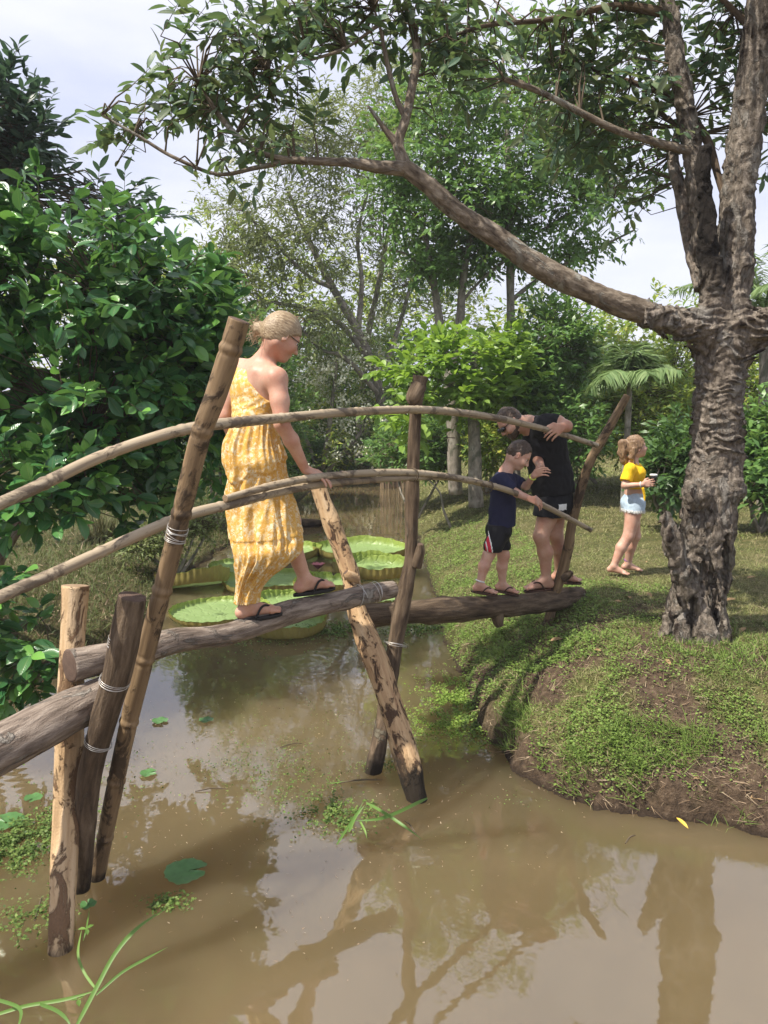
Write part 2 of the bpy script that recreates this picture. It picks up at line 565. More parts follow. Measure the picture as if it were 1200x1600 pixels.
MAT['water'] = m.done(b)
wv = np.array([[-60, -40, 0], [60, -40, 0], [60, 60, 0], [-60, 60, 0]], float)
part('water', wv, [np.array([[0, 1, 2, 3]])], MAT['water'], kind='structure', smooth=False)

# ------------------------------------------------------------------ scatter helper: many copies of a small template joined in one mesh
def place(tpl, pos, fwd, up, size, wid=None):
    """tpl (nv,3) with length along +Y, width X, normal Z. returns (n*nv,3)"""
    f = nrm(fwd)
    s_ = nrm(np.cross(f, up))
    u = np.cross(s_, f)
    size = np.asarray(size)[:, None]
    wid = size if wid is None else np.asarray(wid)[:, None]
    n = len(pos)
    V = pos[:, None, :] + tpl[None, :, 1, None] * (f * size)[:, None] + tpl[None, :, 0, None] * (s_ * wid)[:, None] + tpl[None, :, 2, None] * (u * size)[:, None]
    return V.reshape(-1, 3)

def rep(F, n, nv):
    return (F[None] + (np.arange(n) * nv)[:, None, None]).reshape(-1, F.shape[1])

def leaf_tpl(stations, shape, fold=0.12, droop=0.12):
    """a leaf blade: rows of left, mid, right; tip; 3 columns"""
    ts = np.linspace(0, 1, stations)
    V, UV = [], []
    for t in ts:
        w = shape(t)
        z = -droop * t * t
        V += [(-w, t, z + fold * w), (0, t, z), (w, t, z + fold * w)]
        UV += [(0, t), (0.5, t), (1, t)]
    F = []
    for i in range(stations - 1):
        a = 3 * i
        F += [(a, a + 1, a + 4, a + 3), (a + 1, a + 2, a + 5, a + 4)]
    return np.array(V, float), np.array(F), np.array(UV, float)

ovate = lambda t: 0.25 * math.sin(PI * min(1, t ** 1.15 * 1.0)) ** 0.65 + 0.004 if 0 < t < 1 else 0.004
lance = lambda t: 0.17 * math.sin(PI * t ** 0.95) ** 0.7 + 0.004 if 0 < t < 1 else 0.004
LEAF_BIG = leaf_tpl(6, ovate, 0.35, 0.16)
LEAF_LANCE = leaf_tpl(6, lance, 0.3, 0.15)
LEAF_MID = leaf_tpl(4, ovate, 0.4, 0.15)
LEAF_FAR = (np.array([(0, 0, 0), (-0.2, 0.5, 0.06), (0, 1, -0.1), (0.2, 0.5, 0.06)], float), np.array([(0, 1, 3), (1, 2, 3)]), np.array([(0.5, 0), (0, 0.5), (0.5, 1), (1, 0.5)], float))
LEAF_FARL = (np.array([(0, 0, 0), (-0.13, 0.45, 0.05), (0, 1, -0.15), (0.13, 0.45, 0.05)], float), LEAF_FAR[1], LEAF_FAR[2])

rs = np.random.RandomState(11)

def up_hemi(n, spread=1.0, r=rs):
    v = r.randn(n, 3) * spread
    v[:, 2] = np.abs(v[:, 2]) * 0.5 + 1
    return nrm(v)

def merged(name, tpl, pos, fwd, up, size, mat, parent=None, wid=None, **kw):
    V = place(tpl[0], pos, fwd, up, size, wid)
    F = rep(tpl[1], len(pos), len(tpl[0]))
    uv = np.tile(tpl[2], (len(pos), 1))
    return part(name, V, [F], mat, parent, uv=uv, **kw)

# ------------------------------------------------------------------ grass and ground plants
def polar(n, d0, d1, a0, a1, r):
    d = d0 * (d1 / d0) ** r.rand(n)
    a = R(a0) + R(a1 - a0) * r.rand(n)
    return d * np.sin(a), d * np.cos(a)

def gmat(name, cols, tm=0.25, patch=None):
    m = NT(name)
    rnd = m.n('NewGeometry').outputs['Random Per Island']
    c = m.ramp(rnd, [(i / (len(cols) - 1), k) for i, k in enumerate(cols)])
    if patch:
        c = m.mix(m.ramp(m.noise(m.pos(), 1.3, 4, 0.6), [(0.42, 0.0), (0.6, 0.8)]), c, m.mix(rnd, patch, tuple(0.45 * x for x in patch)))
    b = m.pbr(c, 0.6, None, 0.3)
    tr = m.n('BsdfTranslucent', {'Color': c})
    return m.done(m.n('MixShader', {0: tm, 1: b, 2: tr}))
MAT['lawn'] = gmat('lawn_grass', [(0.11, 0.15, 0.035), (0.20, 0.25, 0.065), (0.28, 0.31, 0.10), (0.40, 0.37, 0.19), (0.17, 0.22, 0.05)], patch=(0.36, 0.30, 0.16))
MAT['creeper'] = gmat('creeping_plants', [(0.08, 0.13, 0.025), (0.15, 0.24, 0.045), (0.22, 0.32, 0.07), (0.12, 0.18, 0.04)])
MAT['bank'] = gmat('bank_grass', [(0.06, 0.09, 0.022), (0.10, 0.14, 0.035), (0.17, 0.17, 0.07), (0.08, 0.12, 0.028)])
MAT['straw'] = gmat('dry_stalks', [(0.16, 0.10, 0.06), (0.30, 0.21, 0.13), (0.42, 0.33, 0.22), (0.10, 0.06, 0.04)], 0.1)
MAT['algae'] = gmat('bright_algae', [(0.12, 0.20, 0.03), (0.20, 0.32, 0.05), (0.28, 0.38, 0.08)])
MAT['weed'] = gmat('water_weed', [(0.05, 0.09, 0.02), (0.10, 0.18, 0.035), (0.20, 0.28, 0.07), (0.07, 0.10, 0.03)])
BLADE = (np.array([(-0.5, 0, 0), (0.5, 0, 0), (0.28, 0.6, 0.10), (-0.28, 0.6, 0.10), (0, 1, 0.0)], float), [np.array([(0, 1, 2, 3)]), np.array([(3, 2, 4)])])

def blades(name, x, y, z, length, width, lay, mat, parent=None, r=rs, kind='stuff', lean=None, **kw):
    n = len(x)
    pos = np.stack([x, y, z], -1)
    a = r.rand(n) * 2 * PI
    el = np.clip(lay + 0.35 * r.randn(n), 0.02, 1.5)
    f = np.stack([np.cos(a) * np.cos(el), np.sin(a) * np.cos(el), np.sin(el)], -1)
    if lean is not None: f = nrm(f + lean)
    up = nrm(np.stack([-np.cos(a), -np.sin(a), 0.5 + 0 * a], -1) + 0.3 * r.randn(n, 3))
    V = place(BLADE[0], pos, f, up, length, width)
    Fs = [rep(q, n, 5) for q in BLADE[1]]
    return part(name, V, Fs, mat, parent, kind=kind, smooth=False, **kw)

def land_pts(n, d0, d1, a0, a1, r, keep):
    x, y = polar(n, d0, d1, a0, a1, r)
    s = sdist(x, y)
    k = keep(x, y, s) > r.rand(n)
    x, y = x[k], y[k]
    return x, y, height(x, y)

r1 = np.random.RandomState(3)
keepR = lambda x, y, s: (s > 0.07) * (1 - 0.93 * bare(x, y)) * (0.35 + 0.65 * sstep(-0.3, 0.2, fbm(np.stack([x, y, 0 * x], -1) * 3.5, 2)))
x, y, z = land_pts(210000, 4.2, 9.5, -4, 36, r1, keepR)
d = np.hypot(x, y)
n = len(x)
blades('lawn', x, y, z - 0.004, r1.uniform(0.02, 0.06, n), r1.uniform(0.003, 0.0055, n), 0.35, MAT['lawn'], r=r1)
x, y, z = land_pts(110000, 9.5, 34, -10, 36, r1, lambda x, y, s: (s > 0.05) * (0.35 + 0.65 * sstep(-0.3, 0.2, fbm(np.stack([x, y, 0 * x], -1) * 1.5, 2))))
n = len(x)
d = np.hypot(x, y)
blades('lawn', x, y, z - 0.005, r1.uniform(0.04, 0.09, n) * d / 12, r1.uniform(0.006, 0.012, n) * d / 12, 0.4, MAT['lawn'], r=r1)
# left bank: rough dry and green grass
x, y, z = land_pts(110000, 4.6, 22, -46, -3, r1, lambda x, y, s: (s > 0.03) * (s < 6) * 1.0)
n = len(x); d = np.hypot(x, y)
blades('bank_grass', x, y, z - 0.005, r1.uniform(0.05, 0.13, n) * (0.6 + d / 14), r1.uniform(0.004, 0.009, n) * (0.6 + d / 14), 0.55, MAT['bank'], r=r1)
# loose dry stalks lying on the lawn and the bare slope
x, y, z = land_pts(16000, 4.0, 12, -2, 34, r1, lambda x, y, s: (s > 0.1) * (0.35 + 0.65 * bare(x, y)))
n = len(x)
blades('dry_stalks', x, y, z + 0.006, r1.uniform(0.03, 0.11, n), r1.uniform(0.002, 0.004, n), 0.12, MAT['straw'], r=r1)

# creeping small-leaved plants in patches on the near slope and along the shore
LEAFLET = (np.array([(0, 0, 0), (-0.4, 0.5, 0.08), (0, 1, 0), (0.4, 0.5, 0.08)], float), np.array([(0, 3, 2, 1)]), np.array([(0, 0)] * 4, float))
def creeper(n, d0, d1, a0, a1, keep, size, name='creeping_plants', hgt=0.04):
    x, y, z = land_pts(n, d0, d1, a0, a1, r1, keep)
    k = len(x)
    pos = np.stack([x, y, z + r1.rand(k) ** 1.5 * hgt], -1)
    a = r1.rand(k) * 2 * PI
    f = np.stack([np.cos(a), np.sin(a), 0.25 * r1.randn(k)], -1)
    merged(name, LEAFLET, pos, f, nrm(np.array([0, -0.25, 1]) + 0.35 * r1.randn(k, 3)), r1.uniform(*size, k), MAT['creeper'], kind='stuff', smooth=False)
def patchy(fr, lo, hi, off=0.0):
    return lambda x, y: sstep(lo, hi, fbm(np.stack([x, y, 0 * x + off], -1) * fr, 3))
pa, pb = patchy(2.6, 0.02, 0.16, 4.4), patchy(1.2, -0.1, 0.3, 9.1)
creeper(200000, 3.9, 7.2, -2, 34, lambda x, y, s: (s > 0.09) * (s < 1.9) * np.clip(pa(x, y) * 0.5 + 0.05, 0, 1) * (1 - 0.7 * bare(x, y)), (0.008, 0.02))
creeper(60000, 3.9, 7.0, -2, 36, lambda x, y, s: (s > 0.02) * (s < 0.5) * pa(x + 3, y) * 0.6, (0.010, 0.022), hgt=0.07)
creeper(120000, 5.2, 12, -2, 16, lambda x, y, s: (s > 0.0) * (s < 1.2) * np.clip(pb(x * 3, y * 3) + .2, 0, 1), (0.010, 0.024), 'creeping_plants', 0.05)

# grass hanging over the ragged rim of the bank, rootlets in the cut soil
x, y, z = land_pts(90000, 3.9, 8.5, -2, 34, r1, lambda x, y, s: (s > 0.03) * (s < 0.42) * sstep(0.0, 0.2, fbm(np.stack([x, y, 0 * x + 2], -1) * 3.0, 2)))
n = len(x)
blades('rim_grass', x, y, z - 0.006, r1.uniform(0.04, 0.15, n), r1.uniform(0.003, 0.006, n), 0.7, MAT['creeper'], r=r1, lean=np.tile([-0.35, -0.45, 0], (n, 1)))
x, y, z = land_pts(12000, 3.9, 7.0, -2, 34, r1, lambda x, y, s: (s > 0.0) * (s < 0.3) * 0.7)
n = len(x)
blades('rootlets', x, y, z + 0.004, r1.uniform(0.03, 0.10, n), r1.uniform(0.002, 0.005, n), 0.0, MAT['straw'], r=r1, lean=np.tile([-0.3, -0.5, -0.3], (n, 1)))
x, y, z = land_pts(14000, 4.6, 14, -46, -3, r1, lambda x, y, s: (s > 0.02) * (s < 3) * 0.8)
n = len(x)
blades('leaf_litter', x, y, z + 0.01, r1.uniform(0.03, 0.12, n), r1.uniform(0.004, 0.012, n), 0.2, MAT['straw'], r=r1)

# taller grass tufts: round the durian trunk foot, along the shore, at the bridge end
def tuft(name, c, n, rad, hgt, wid, mat, lay=1.0, **kw):
    r = np.random.RandomState(int(abs(c[0] * 997 + c[1] * 131)) % 10000)
    a, q = r.rand(n) * 2 * PI, rad * np.sqrt(r.rand(n))
    x, y = c[0] + q * np.cos(a), c[1] + q * np.sin(a)
    z = np.maximum(height(x, y), 0) - 0.01
    return blades(name, x, y, z, r.uniform(0.5, 1, n) * hgt, r.uniform(0.6, 1.2, n) * wid, lay, mat, r=r, lean=np.stack([np.cos(a), np.sin(a), 0 * a], -1) * 0.5 * (q / rad)[:, None], **kw)
TUFTS = [(1150, 1010, .6, 900, .35, .09), (1020, 985, .6, 500, .25, .07), (1190, 1035, .58, 700, .3, .10), (1060, 1012, .6, 500, .2, .08), (930, 1010, .55, 250, .15, .07), (1100, 1030, .58, 700, .25, .07)]
b = 0
for px, py, zz, n, rad, hg in TUFTS:
    c = G(px, py, zz)
    tuft('turf_tuft', c, n, rad, hg, 0.006, MAT['creeper'], 0.7)
# ------------------------------------------------------------------ blended volumes meshed with surface nets
X3_, Y3_, Z3_ = [1.0, 0, 0], [0, 1.0, 0], [0, 0, 1.0]
class Vol:
    def __init__(s, pts, h, pad=0.12):
        pts = np.array(pts)
        s.h = h
        s.lo = pts.min(0) - pad
        n = np.ceil((pts.max(0) + pad - s.lo) / h).astype(int) + 1
        s.n = n
        s.F = np.full(n, 0.06, np.float32)
        s.ax = [s.lo[k] + h * np.arange(n[k]) for k in range(3)]
    def _box(s, lo, hi):
        a = np.clip(np.floor((np.array(lo) - s.lo) / s.h).astype(int), 0, s.n - 1)
        b = np.clip(np.ceil((np.array(hi) - s.lo) / s.h).astype(int) + 1, 1, s.n)
        sl = tuple(slice(i, j) for i, j in zip(a, b))
        g = np.stack(np.meshgrid(*[s.ax[k][sl[k]] for k in range(3)], indexing='ij'), -1)
        return sl, g
    def _u(s, sl, d, k):
        a = s.F[sl]
        if k > 0:
            hh = np.clip(0.5 + 0.5 * (a - d) / k, 0, 1)
            s.F[sl] = a + (d - a) * hh - k * hh * (1 - hh)
        else:
            s.F[sl] = np.minimum(a, d)
    def cap(s, a, b, ra, rb, k=0.02, flat=None):
        a, b = np.asarray(a, float), np.asarray(b, float)
        m = max(ra, rb) * (1.0) + k + 0.065
        sl, g = s._box(np.minimum(a, b) - m, np.maximum(a, b) + m)
        ab = b - a
        L = max(ab.dot(ab), 1e-9)
        t = np.clip(((g - a) @ ab) / L, 0, 1)
        q = g - a - t[..., None] * ab
        if flat is not None:
            n, f = flat
            n = nrm(n)
            q = q + ((f - 1) * (q @ n))[..., None] * n
        s._u(sl, np.linalg.norm(q, axis=-1) - (ra + (rb - ra) * t), k)
        return s
    def chain(s, pts, rad, k=0.02, flat=None):
        for i in range(len(pts) - 1):
            s.cap(pts[i], pts[i + 1], rad[i], rad[i + 1], k, flat)
        return s
    def ell(s, c, ax, r, k=0.02, cut=False):
        """ax: 3 unit axes, r: 3 radii"""
        c = np.asarray(c, float)
        ax = nrm(np.array(ax)); r = np.asarray(r, float)
        m = r.max() + k + 0.065
        sl, g = s._box(c - m, c + m)
        q = (g - c) @ ax.T
        k0 = np.linalg.norm(q / r, axis=-1)
        k1 = np.linalg.norm(q / (r * r), axis=-1)
        d = k0 * (k0 - 1) / np.maximum(k1, 1e-6)
        if cut:
            a = s.F[sl]
            d = -d
            hh = np.clip(0.5 - 0.5 * (a - d) / max(k, 1e-4), 0, 1)
            s.F[sl] = a + (d - a) * hh + k * hh * (1 - hh)
        else:
            s._u(sl, d, k)
        return s
    def cutplane(s, p, n, k=0.004):
        """remove everything on the side the normal points to"""
        g = sum(((s.ax[i] - p[i]) * nn).reshape([-1 if j == i else 1 for j in range(3)]) for i, nn in enumerate(nrm(n)))
        a = s.F
        hh = np.clip(0.5 - 0.5 * (a - g) / k, 0, 1)
        s.F = (a + (g - a) * hh + k * hh * (1 - hh)).astype(np.float32)
        return s
    def rough(s, amp, fr, o=2, st=(1, 1, 1), band=0.03):
        m = np.abs(s.F) < band
        idx = np.argwhere(m)
        p = s.lo + idx * s.h
        s.F[m] += (amp * fbm(p * fr * np.array(st), o)).astype(np.float32)
        return s
    def fn(s, f, band=0.03):
        m = np.abs(s.F) < band
        p = s.lo + np.argwhere(m) * s.h
        s.F[m] += f(p).astype(np.float32)
        return s
    def mesh(s):
        F = s.F.copy()
        F[0] = F[-1] = 0.05; F[:, 0] = F[:, -1] = 0.05; F[:, :, 0] = F[:, :, -1] = 0.05
        ins = F < 0
        c = [ins[i:ins.shape[0] - 1 + i, j:ins.shape[1] - 1 + j, k:ins.shape[2] - 1 + k] for i in (0, 1) for j in (0, 1) for k in (0, 1)]
        anyc = np.zeros(c[0].shape, bool); allc = np.ones(c[0].shape, bool)
        for x in c: anyc |= x; allc &= x
        act = anyc & ~allc
        idx = np.argwhere(act)
        num = np.full(act.shape, -1, np.int64)
        num[act] = np.arange(len(idx))
        P_ = np.zeros((len(idx), 3)); W_ = np.zeros(len(idx))
        corners = [(i, j, k) for i in (0, 1) for j in (0, 1) for k in (0, 1)]
        for a in corners:
            for d in range(3):
                if a[d] == 0:
                    b = list(a); b[d] = 1
                    fa = F[tuple((idx + a).T)]; fb = F[tuple((idx + b).T)]
                    x = (fa < 0) != (fb < 0)
                    t = fa / np.where(x, fa - fb, 1)
                    pt = np.array(a, float)[None] + t[:, None] * (np.array(b) - np.array(a))[None]
                    P_[x] += pt[x]; W_[x] += 1
        V = s.lo + (idx + P_ / np.maximum(W_, 1)[:, None]) * s.h
        quads = []
        for d in range(3):
            o1, o2 = [(1, 2), (2, 0), (0, 1)][d]
            sh = list(F.shape); sh[d] -= 1
            sa = tuple(slice(0, sh[q]) for q in range(3))
            sb = tuple(slice(1, sh[q] + 1) if q == d else slice(0, sh[q]) for q in range(3))
            x = ins[sa] != ins[sb]
            e = np.argwhere(x)
            e = e[(e[:, o1] > 0) & (e[:, o2] > 0) & (e[:, o1] < F.shape[o1] - 1) & (e[:, o2] < F.shape[o2] - 1)]
            fl = ins[tuple(e.T)]
            u1 = np.zeros(3, int); u1[o1] = 1
            u2 = np.zeros(3, int); u2[o2] = 1
            q = np.stack([num[tuple((e - u1 - u2).T)], num[tuple((e - u2).T)], num[tuple(e.T)], num[tuple((e - u1).T)]], 1)
            q[~fl] = q[~fl][:, ::-1]
            quads.append(q)
        Q = np.vstack(quads)
        # one relaxing pass takes the grid steps out
        for _ in range(2):
            S_ = np.zeros_like(V); N_ = np.zeros(len(V))
            for i in range(4):
                np.add.at(S_, Q[:, i], V[Q[:, (i + 1) % 4]]); np.add.at(N_, Q[:, i], 1)
                np.add.at(S_, Q[:, i], V[Q[:, (i + 3) % 4]]); np.add.at(N_, Q[:, i], 1)
            V = V * 0.5 + 0.5 * S_ / N_[:, None]
        return V, Q
    def build(s, name, mat, parent, **kw):
        V, Q = s.mesh()
        return part(name, V, [Q], mat, parent, **kw)

# ------------------------------------------------------------------ the pole bridge
bridge = empty('footbridge', G(400, 1100, 0), 'rustic footbridge of logs, slanting posts and bamboo handrails across the muddy pond', 'footbridge')

def bark_disp(amp, fr=9, st=0.25, knots=0.0, seed=0):
    def f(tc, th, s, r):
        q = tc * np.array([1, 1, st]) * fr + seed * 3.7
        d = amp * (fbm(q, 3) + 0.6 * (0.35 - np.abs(perlin(q * 2.1 + 5))))
        d = d + 2.2 * amp * perlin(np.stack([tc[..., 0] * 3, tc[..., 1] * 3, s * 2.2 + seed], -1))
        if knots:
            k = perlin(np.stack([tc[..., 0] * 9, tc[..., 1] * 9, s * 4.5 + seed * 5], -1))
            d = d + knots * np.clip(k - 0.25, 0, 1)
        return d
    return f

def bamboo_disp(gap=0.28, seed=0):
    def f(tc, th, s, r):
        s2 = s + 0.03 * np.sin(s * 2.3 + seed)
        ph = (s2 + seed * 0.11) / gap
        d = np.abs(ph - np.round(ph)) * gap
        ring = 0.10 * r * np.exp(-(d / 0.012) ** 2) - 0.06 * r * np.exp(-((d - 0.022) / 0.008) ** 2)
        return ring + 0.0018 * perlin(np.stack([tc[..., 0] * 20, tc[..., 1] * 20, s * 4 + seed], -1))
    return f

def beam(name, spec, mat, endmat, disp, label, step=0.012, nseg=40):
    V, Fs, tc = pxtube(spec, nseg=nseg, step=step, disp=disp)
    return part(name, V, Fs, [MAT[mat], MAT[endmat]], bridge, mi=[0, 1], attrs={'tc': tc}, label=label)

log_main = [(108, 1041, 3.22, 52), (200, 1022, 3.42, 45), (275, 1001, 3.58, 41), (345, 993, 3.78, 36), (390, 981, 3.92, 34), (450, 957, 4.08, 35), (520, 941, 4.30, 34), (555, 932, 4.42, 32), (614, 919, 4.60, 28)]
log_far = [(566, 962, 4.92, 39.6), (640, 957, 5.12, 37.8), (740, 950, 5.45, 37.8), (800, 945, 5.68, 36.0), (860, 938, 6.0, 34.2), (905, 931, 6.35, 27.0)]
log_near = [(-330, 1345, 2.35, 96), (-120, 1232, 2.68, 90), (0, 1168, 2.92, 84), (90, 1118, 3.1, 76), (172, 1080, 3.28, 66)]
beam('log', log_main, 'bark_grey', 'end_dark', bark_disp(0.006, 16, 0.25, 0.03, 1), 'grey barked walking log in the middle, under the woman')
lf = beam('log', log_far, 'bark_dark', 'end_dark', bark_disp(0.007, 12, 0.3, 0.03, 2), 'mossy dark walking log resting on the grassy bank, under the boy')
beam('log', log_near, 'bark_grey', 'end_dark', bark_disp(0.009, 12, 0.3, 0.02, 3), 'rough dark walking log running out of the picture at lower left')
# short cut branch stub under the far log
V, Fs, tc = pxtube([(776, 945, 5.55, 26), (778, 968, 5.55, 20), (781, 978, 5.55, 15)], nseg=16, step=0.01, disp=bark_disp(0.004, 18, .5, 0, 4))
part('branch_stub', V, Fs, [MAT['bark_dark'], MAT['end_dark']], lf, mi=[0, 1], attrs={'tc': tc})

def foot(px, py, sink=0.35):
    """base of a post under the water / ground: depth of the waterline pixel"""
    return G(px, py, 0)[1]
pA = beam('post', [(119, 915, 3.40, 42), (114, 1000, 3.36, 40), (108, 1150, 3.25, 42), (101, 1320, 3.12, 44), (95, 1482, foot(95, 1482), 40), (88, 1680, 2.95, 40)], 'peeled', 'end_pale', bark_disp(0.003, 16, .3, .022, 5), 'short pale peeled post standing upright at the left')
pB = beam('post', [(207, 932, 3.02, 43.7), (186, 1040, 3.04, 45.4), (158, 1140, 3.1, 42.0), (138, 1230, 3.16, 37.0), (128, 1390, foot(128, 1390), 28.6), (120, 1520, 3.3, 28.6)], 'bark_dark', 'end_dark', bark_disp(0.004, 16, .3, .012, 6), 'short dark post leaning beside the bamboo post, wire wound round its top')
pC = beam('post', [(374, 500, 3.02, 33.6), (340, 610, 3.06, 33.6), (311, 690, 3.08, 31.9), (272, 850, 3.12, 30.2), (228, 1020, 3.18, 30.2), (190, 1180, 3.24, 28.6), (152, 1372, foot(152, 1372), 25.2), (135, 1470, 3.4, 23.5)], 'bamboo_brown', 'end_dark', bamboo_disp(0.33, 1.7), 'tall thick brown bamboo post leaning at the left', step=0.006)
pD = beam('post', [(496, 758, 4.92, 23.4), (520, 822, 4.86, 26.5), (545, 890, 4.78, 29.6), (560, 960, 4.66, 32.8), (600, 1065, 4.42, 39.0), (632, 1170, 4.2, 42.1), (652, 1248, foot(652, 1248), 35.9), (676, 1330, 4.0, 34.3)], 'flaking', 'end_pale', bark_disp(0.006, 16, .3, .025, 8), 'slanting post with pale flaking bark in mid pond')
pE = beam('post', [(657, 588, 4.84, 23.0), (650, 640, 4.83, 21.3), (645, 740, 4.82, 18.9), (643, 850, 4.80, 21.3), (641, 885, 4.79, 22.1), (628, 950, 4.76, 27.9), (612, 1040, 4.70, 26.2), (600, 1120, 4.60, 26.2), (584, 1205, foot(584, 1205), 24.6), (575, 1270, 4.4, 24.6)], 'bark_dark', 'end_dark', bark_disp(0.005, 14, .3, .012, 9), 'crooked dark post in mid pond crossing the flaking one')
pF = beam('post', [(980, 618, 5.98, 11.2), (950, 672, 5.98, 12.5), (922, 722, 5.99, 14.5), (898, 800, 6.0, 15.2), (884, 870, 6.0, 15.8), (862, 950, 6.02, 14.5), (852, 990, 6.0, 13.2)], 'bamboo_brown', 'end_pale', bark_disp(0.003, 14, .3, .025, 10), 'thin brown post on the grassy bank leaning to the right')
# broken knobs on the posts
for par, sp, mt in ((pE, [(650, 885, 4.77, 18), (656, 862, 4.75, 16), (657, 850, 4.74, 10)], 'bark_dark'), (pF, [(880, 905, 5.97, 13), (888, 898, 5.95, 12), (893, 893, 5.94, 8)], 'bark_dark'),
                    (pD, [(555, 905, 4.74, 20), (545, 899, 4.7, 16), (540, 894, 4.69, 10)], 'flaking'), (pE, [(654, 604, 4.82, 26), (645, 622, 4.78, 22), (643, 634, 4.77, 8)], 'bark_dark')):
    V, Fs, tc = pxtube(sp, nseg=14, step=0.008, disp=bark_disp(0.003, 20, .6, 0, 12))
    part('knot', V, Fs, [MAT[mt], MAT['end_dark']], par, mi=[0, 1], attrs={'tc': tc})
def rail(spec, seed, label, gap=0.3):
    return beam('handrail', spec, 'bamboo', 'end_pale', bamboo_disp(gap, seed), label, step=0.006, nseg=24)
rail_up = [(-330, 905, 2.3, 25.6), (-120, 835, 2.5, 22.4), (0, 787, 2.68, 20.8), (80, 750, 2.88, 20.0), (160, 712, 3.08, 19.2), (250, 681, 3.22, 18.4), (310, 667, 3.36, 17.6), (360, 661, 3.5, 16.8), (440, 653, 3.78, 15.2), (540, 644, 4.15, 13.6), (650, 640, 4.68, 12.4), (720, 645, 5.05, 12.0), (790, 656, 5.38, 10.4), (860, 673, 5.65, 8.8), (933, 696, 5.9, 8.0)]
rail_lo = [(-330, 1075, 2.3, 25.6), (-120, 995, 2.5, 22.4), (0, 933, 2.68, 20.8), (90, 893, 2.88, 20.0), (200, 843, 3.1, 18.4), (290, 806, 3.3, 17.6), (355, 789, 3.5, 16.0), (430, 770, 3.78, 14.4), (500, 757, 4.02, 12.0), (580, 750, 4.35, 10.4), (680, 746, 4.85, 8.0), (752, 753, 5.1, 6.4)]
rail_lo2 = [(352, 779, 3.46, 11.5), (430, 758, 3.74, 12.3), (500, 745, 3.98, 12.3), (580, 739, 4.32, 11.5), (650, 739, 4.68, 10.7), (720, 748, 5.0, 10.7), (790, 765, 5.3, 9.8), (850, 790, 5.55, 9.0), (923, 828, 5.8, 7.4)]
rail(rail_up, 0.4, 'upper bamboo handrail')
rail(rail_lo, 1.3, 'thicker bamboo of the lower handrail, running out at the left')
rail(rail_lo2, 2.2, 'thinner bamboo laid along the lower handrail, reaching the far bank', 0.26)

def lash(parent, c, ax1, r1_, n=5, pitch=0.008, wob=0.004, mat='wire', wr=0.0016, name='wire_lashing', seed=0):
    """wire wound round a round beam; c centre, ax1 axis, r1_ radius"""
    ax = nrm(ax1)
    u = nrm(np.cross(ax, [0.3, 0.2, 0.93])); w = np.cross(ax, u)
    r = np.random.RandomState(seed + 5)
    t = np.linspace(0, n, n * 22)
    off = np.interp(t, np.arange(n + 1), np.cumsum(r.uniform(0.3, 1.7, n + 1)) * pitch)
    off -= off.mean()
    tilt = np.interp(t, np.arange(n + 1), r.uniform(-1, 1, n + 1)) * wob
    a = t * 2 * PI
    pts = c + (np.cos(a)[:, None] * u + np.sin(a)[:, None] * w) * r1_ + ax * (off + tilt * 3 * np.cos(a + seed))[:, None]
    V, Fs, tc = tube(pts, np.full(len(pts), wr), nseg=5, step=0.008, cap=False)
    return part(name, V, Fs, MAT[mat], parent)

def on(spec, py, horiz=False):
    a = np.array(spec, float)
    k = 0 if horiz else 1
    o = np.argsort(a[:, k])
    v = [np.interp(py, a[o, k], a[o, j]) for j in range(4)]
    q = [np.interp(py + 20, a[o, k], a[o, j]) for j in range(4)]
    return P(v[0], v[1], v[2]), P(q[0], q[1], q[2]) - P(v[0], v[1], v[2]), v[3] / 2 * v[2] / FPX
sB = [(207, 932, 3.02, 43.7), (186, 1040, 3.04, 45.4), (158, 1140, 3.1, 42.0), (138, 1230, 3.16, 37.0)]
sC = [(374, 500, 3.02, 33.6), (311, 690, 3.08, 31.9), (272, 850, 3.12, 30.2), (228, 1020, 3.18, 30.2), (190, 1180, 3.24, 28.6)]
for k, (par, sp, y, n) in enumerate(((pB, sB, 1004, 5), (pB, sB, 1064, 4), (pC, sC, 829, 5), (pC, sC, 841, 4), (pB, sB, 1160, 3))):
    c, ax, rr = on(sp, y)
    lash(par, c, ax, rr * 1.09, n, 0.006, 0.006, seed=k, wr=0.0012)
for k, (sp, x, n) in enumerate(((log_main, 586, 3), (log_main, 560, 2))):
    c, ax, rr = on(sp, x, True)
    lash(bridge, c, ax, rr * 1.12, n, 0.006, 0.01, seed=20 + k)
c, ax, rr = on([(628, 950, 4.76, 34), (612, 1040, 4.70, 32)], 1006)
lash(pE, c, ax, rr * 1.15, 3, 0.008, 0.01, seed=31)
for k, x in enumerate((645, 762)):
    c, ax, rr = on(rail_lo2, x, True)
    lash(bridge, c - np.array([0, 0, 0.012]), ax, rr * 1.9, 4, 0.006, 0.004, 'twig', 0.0022, seed=40 + k)

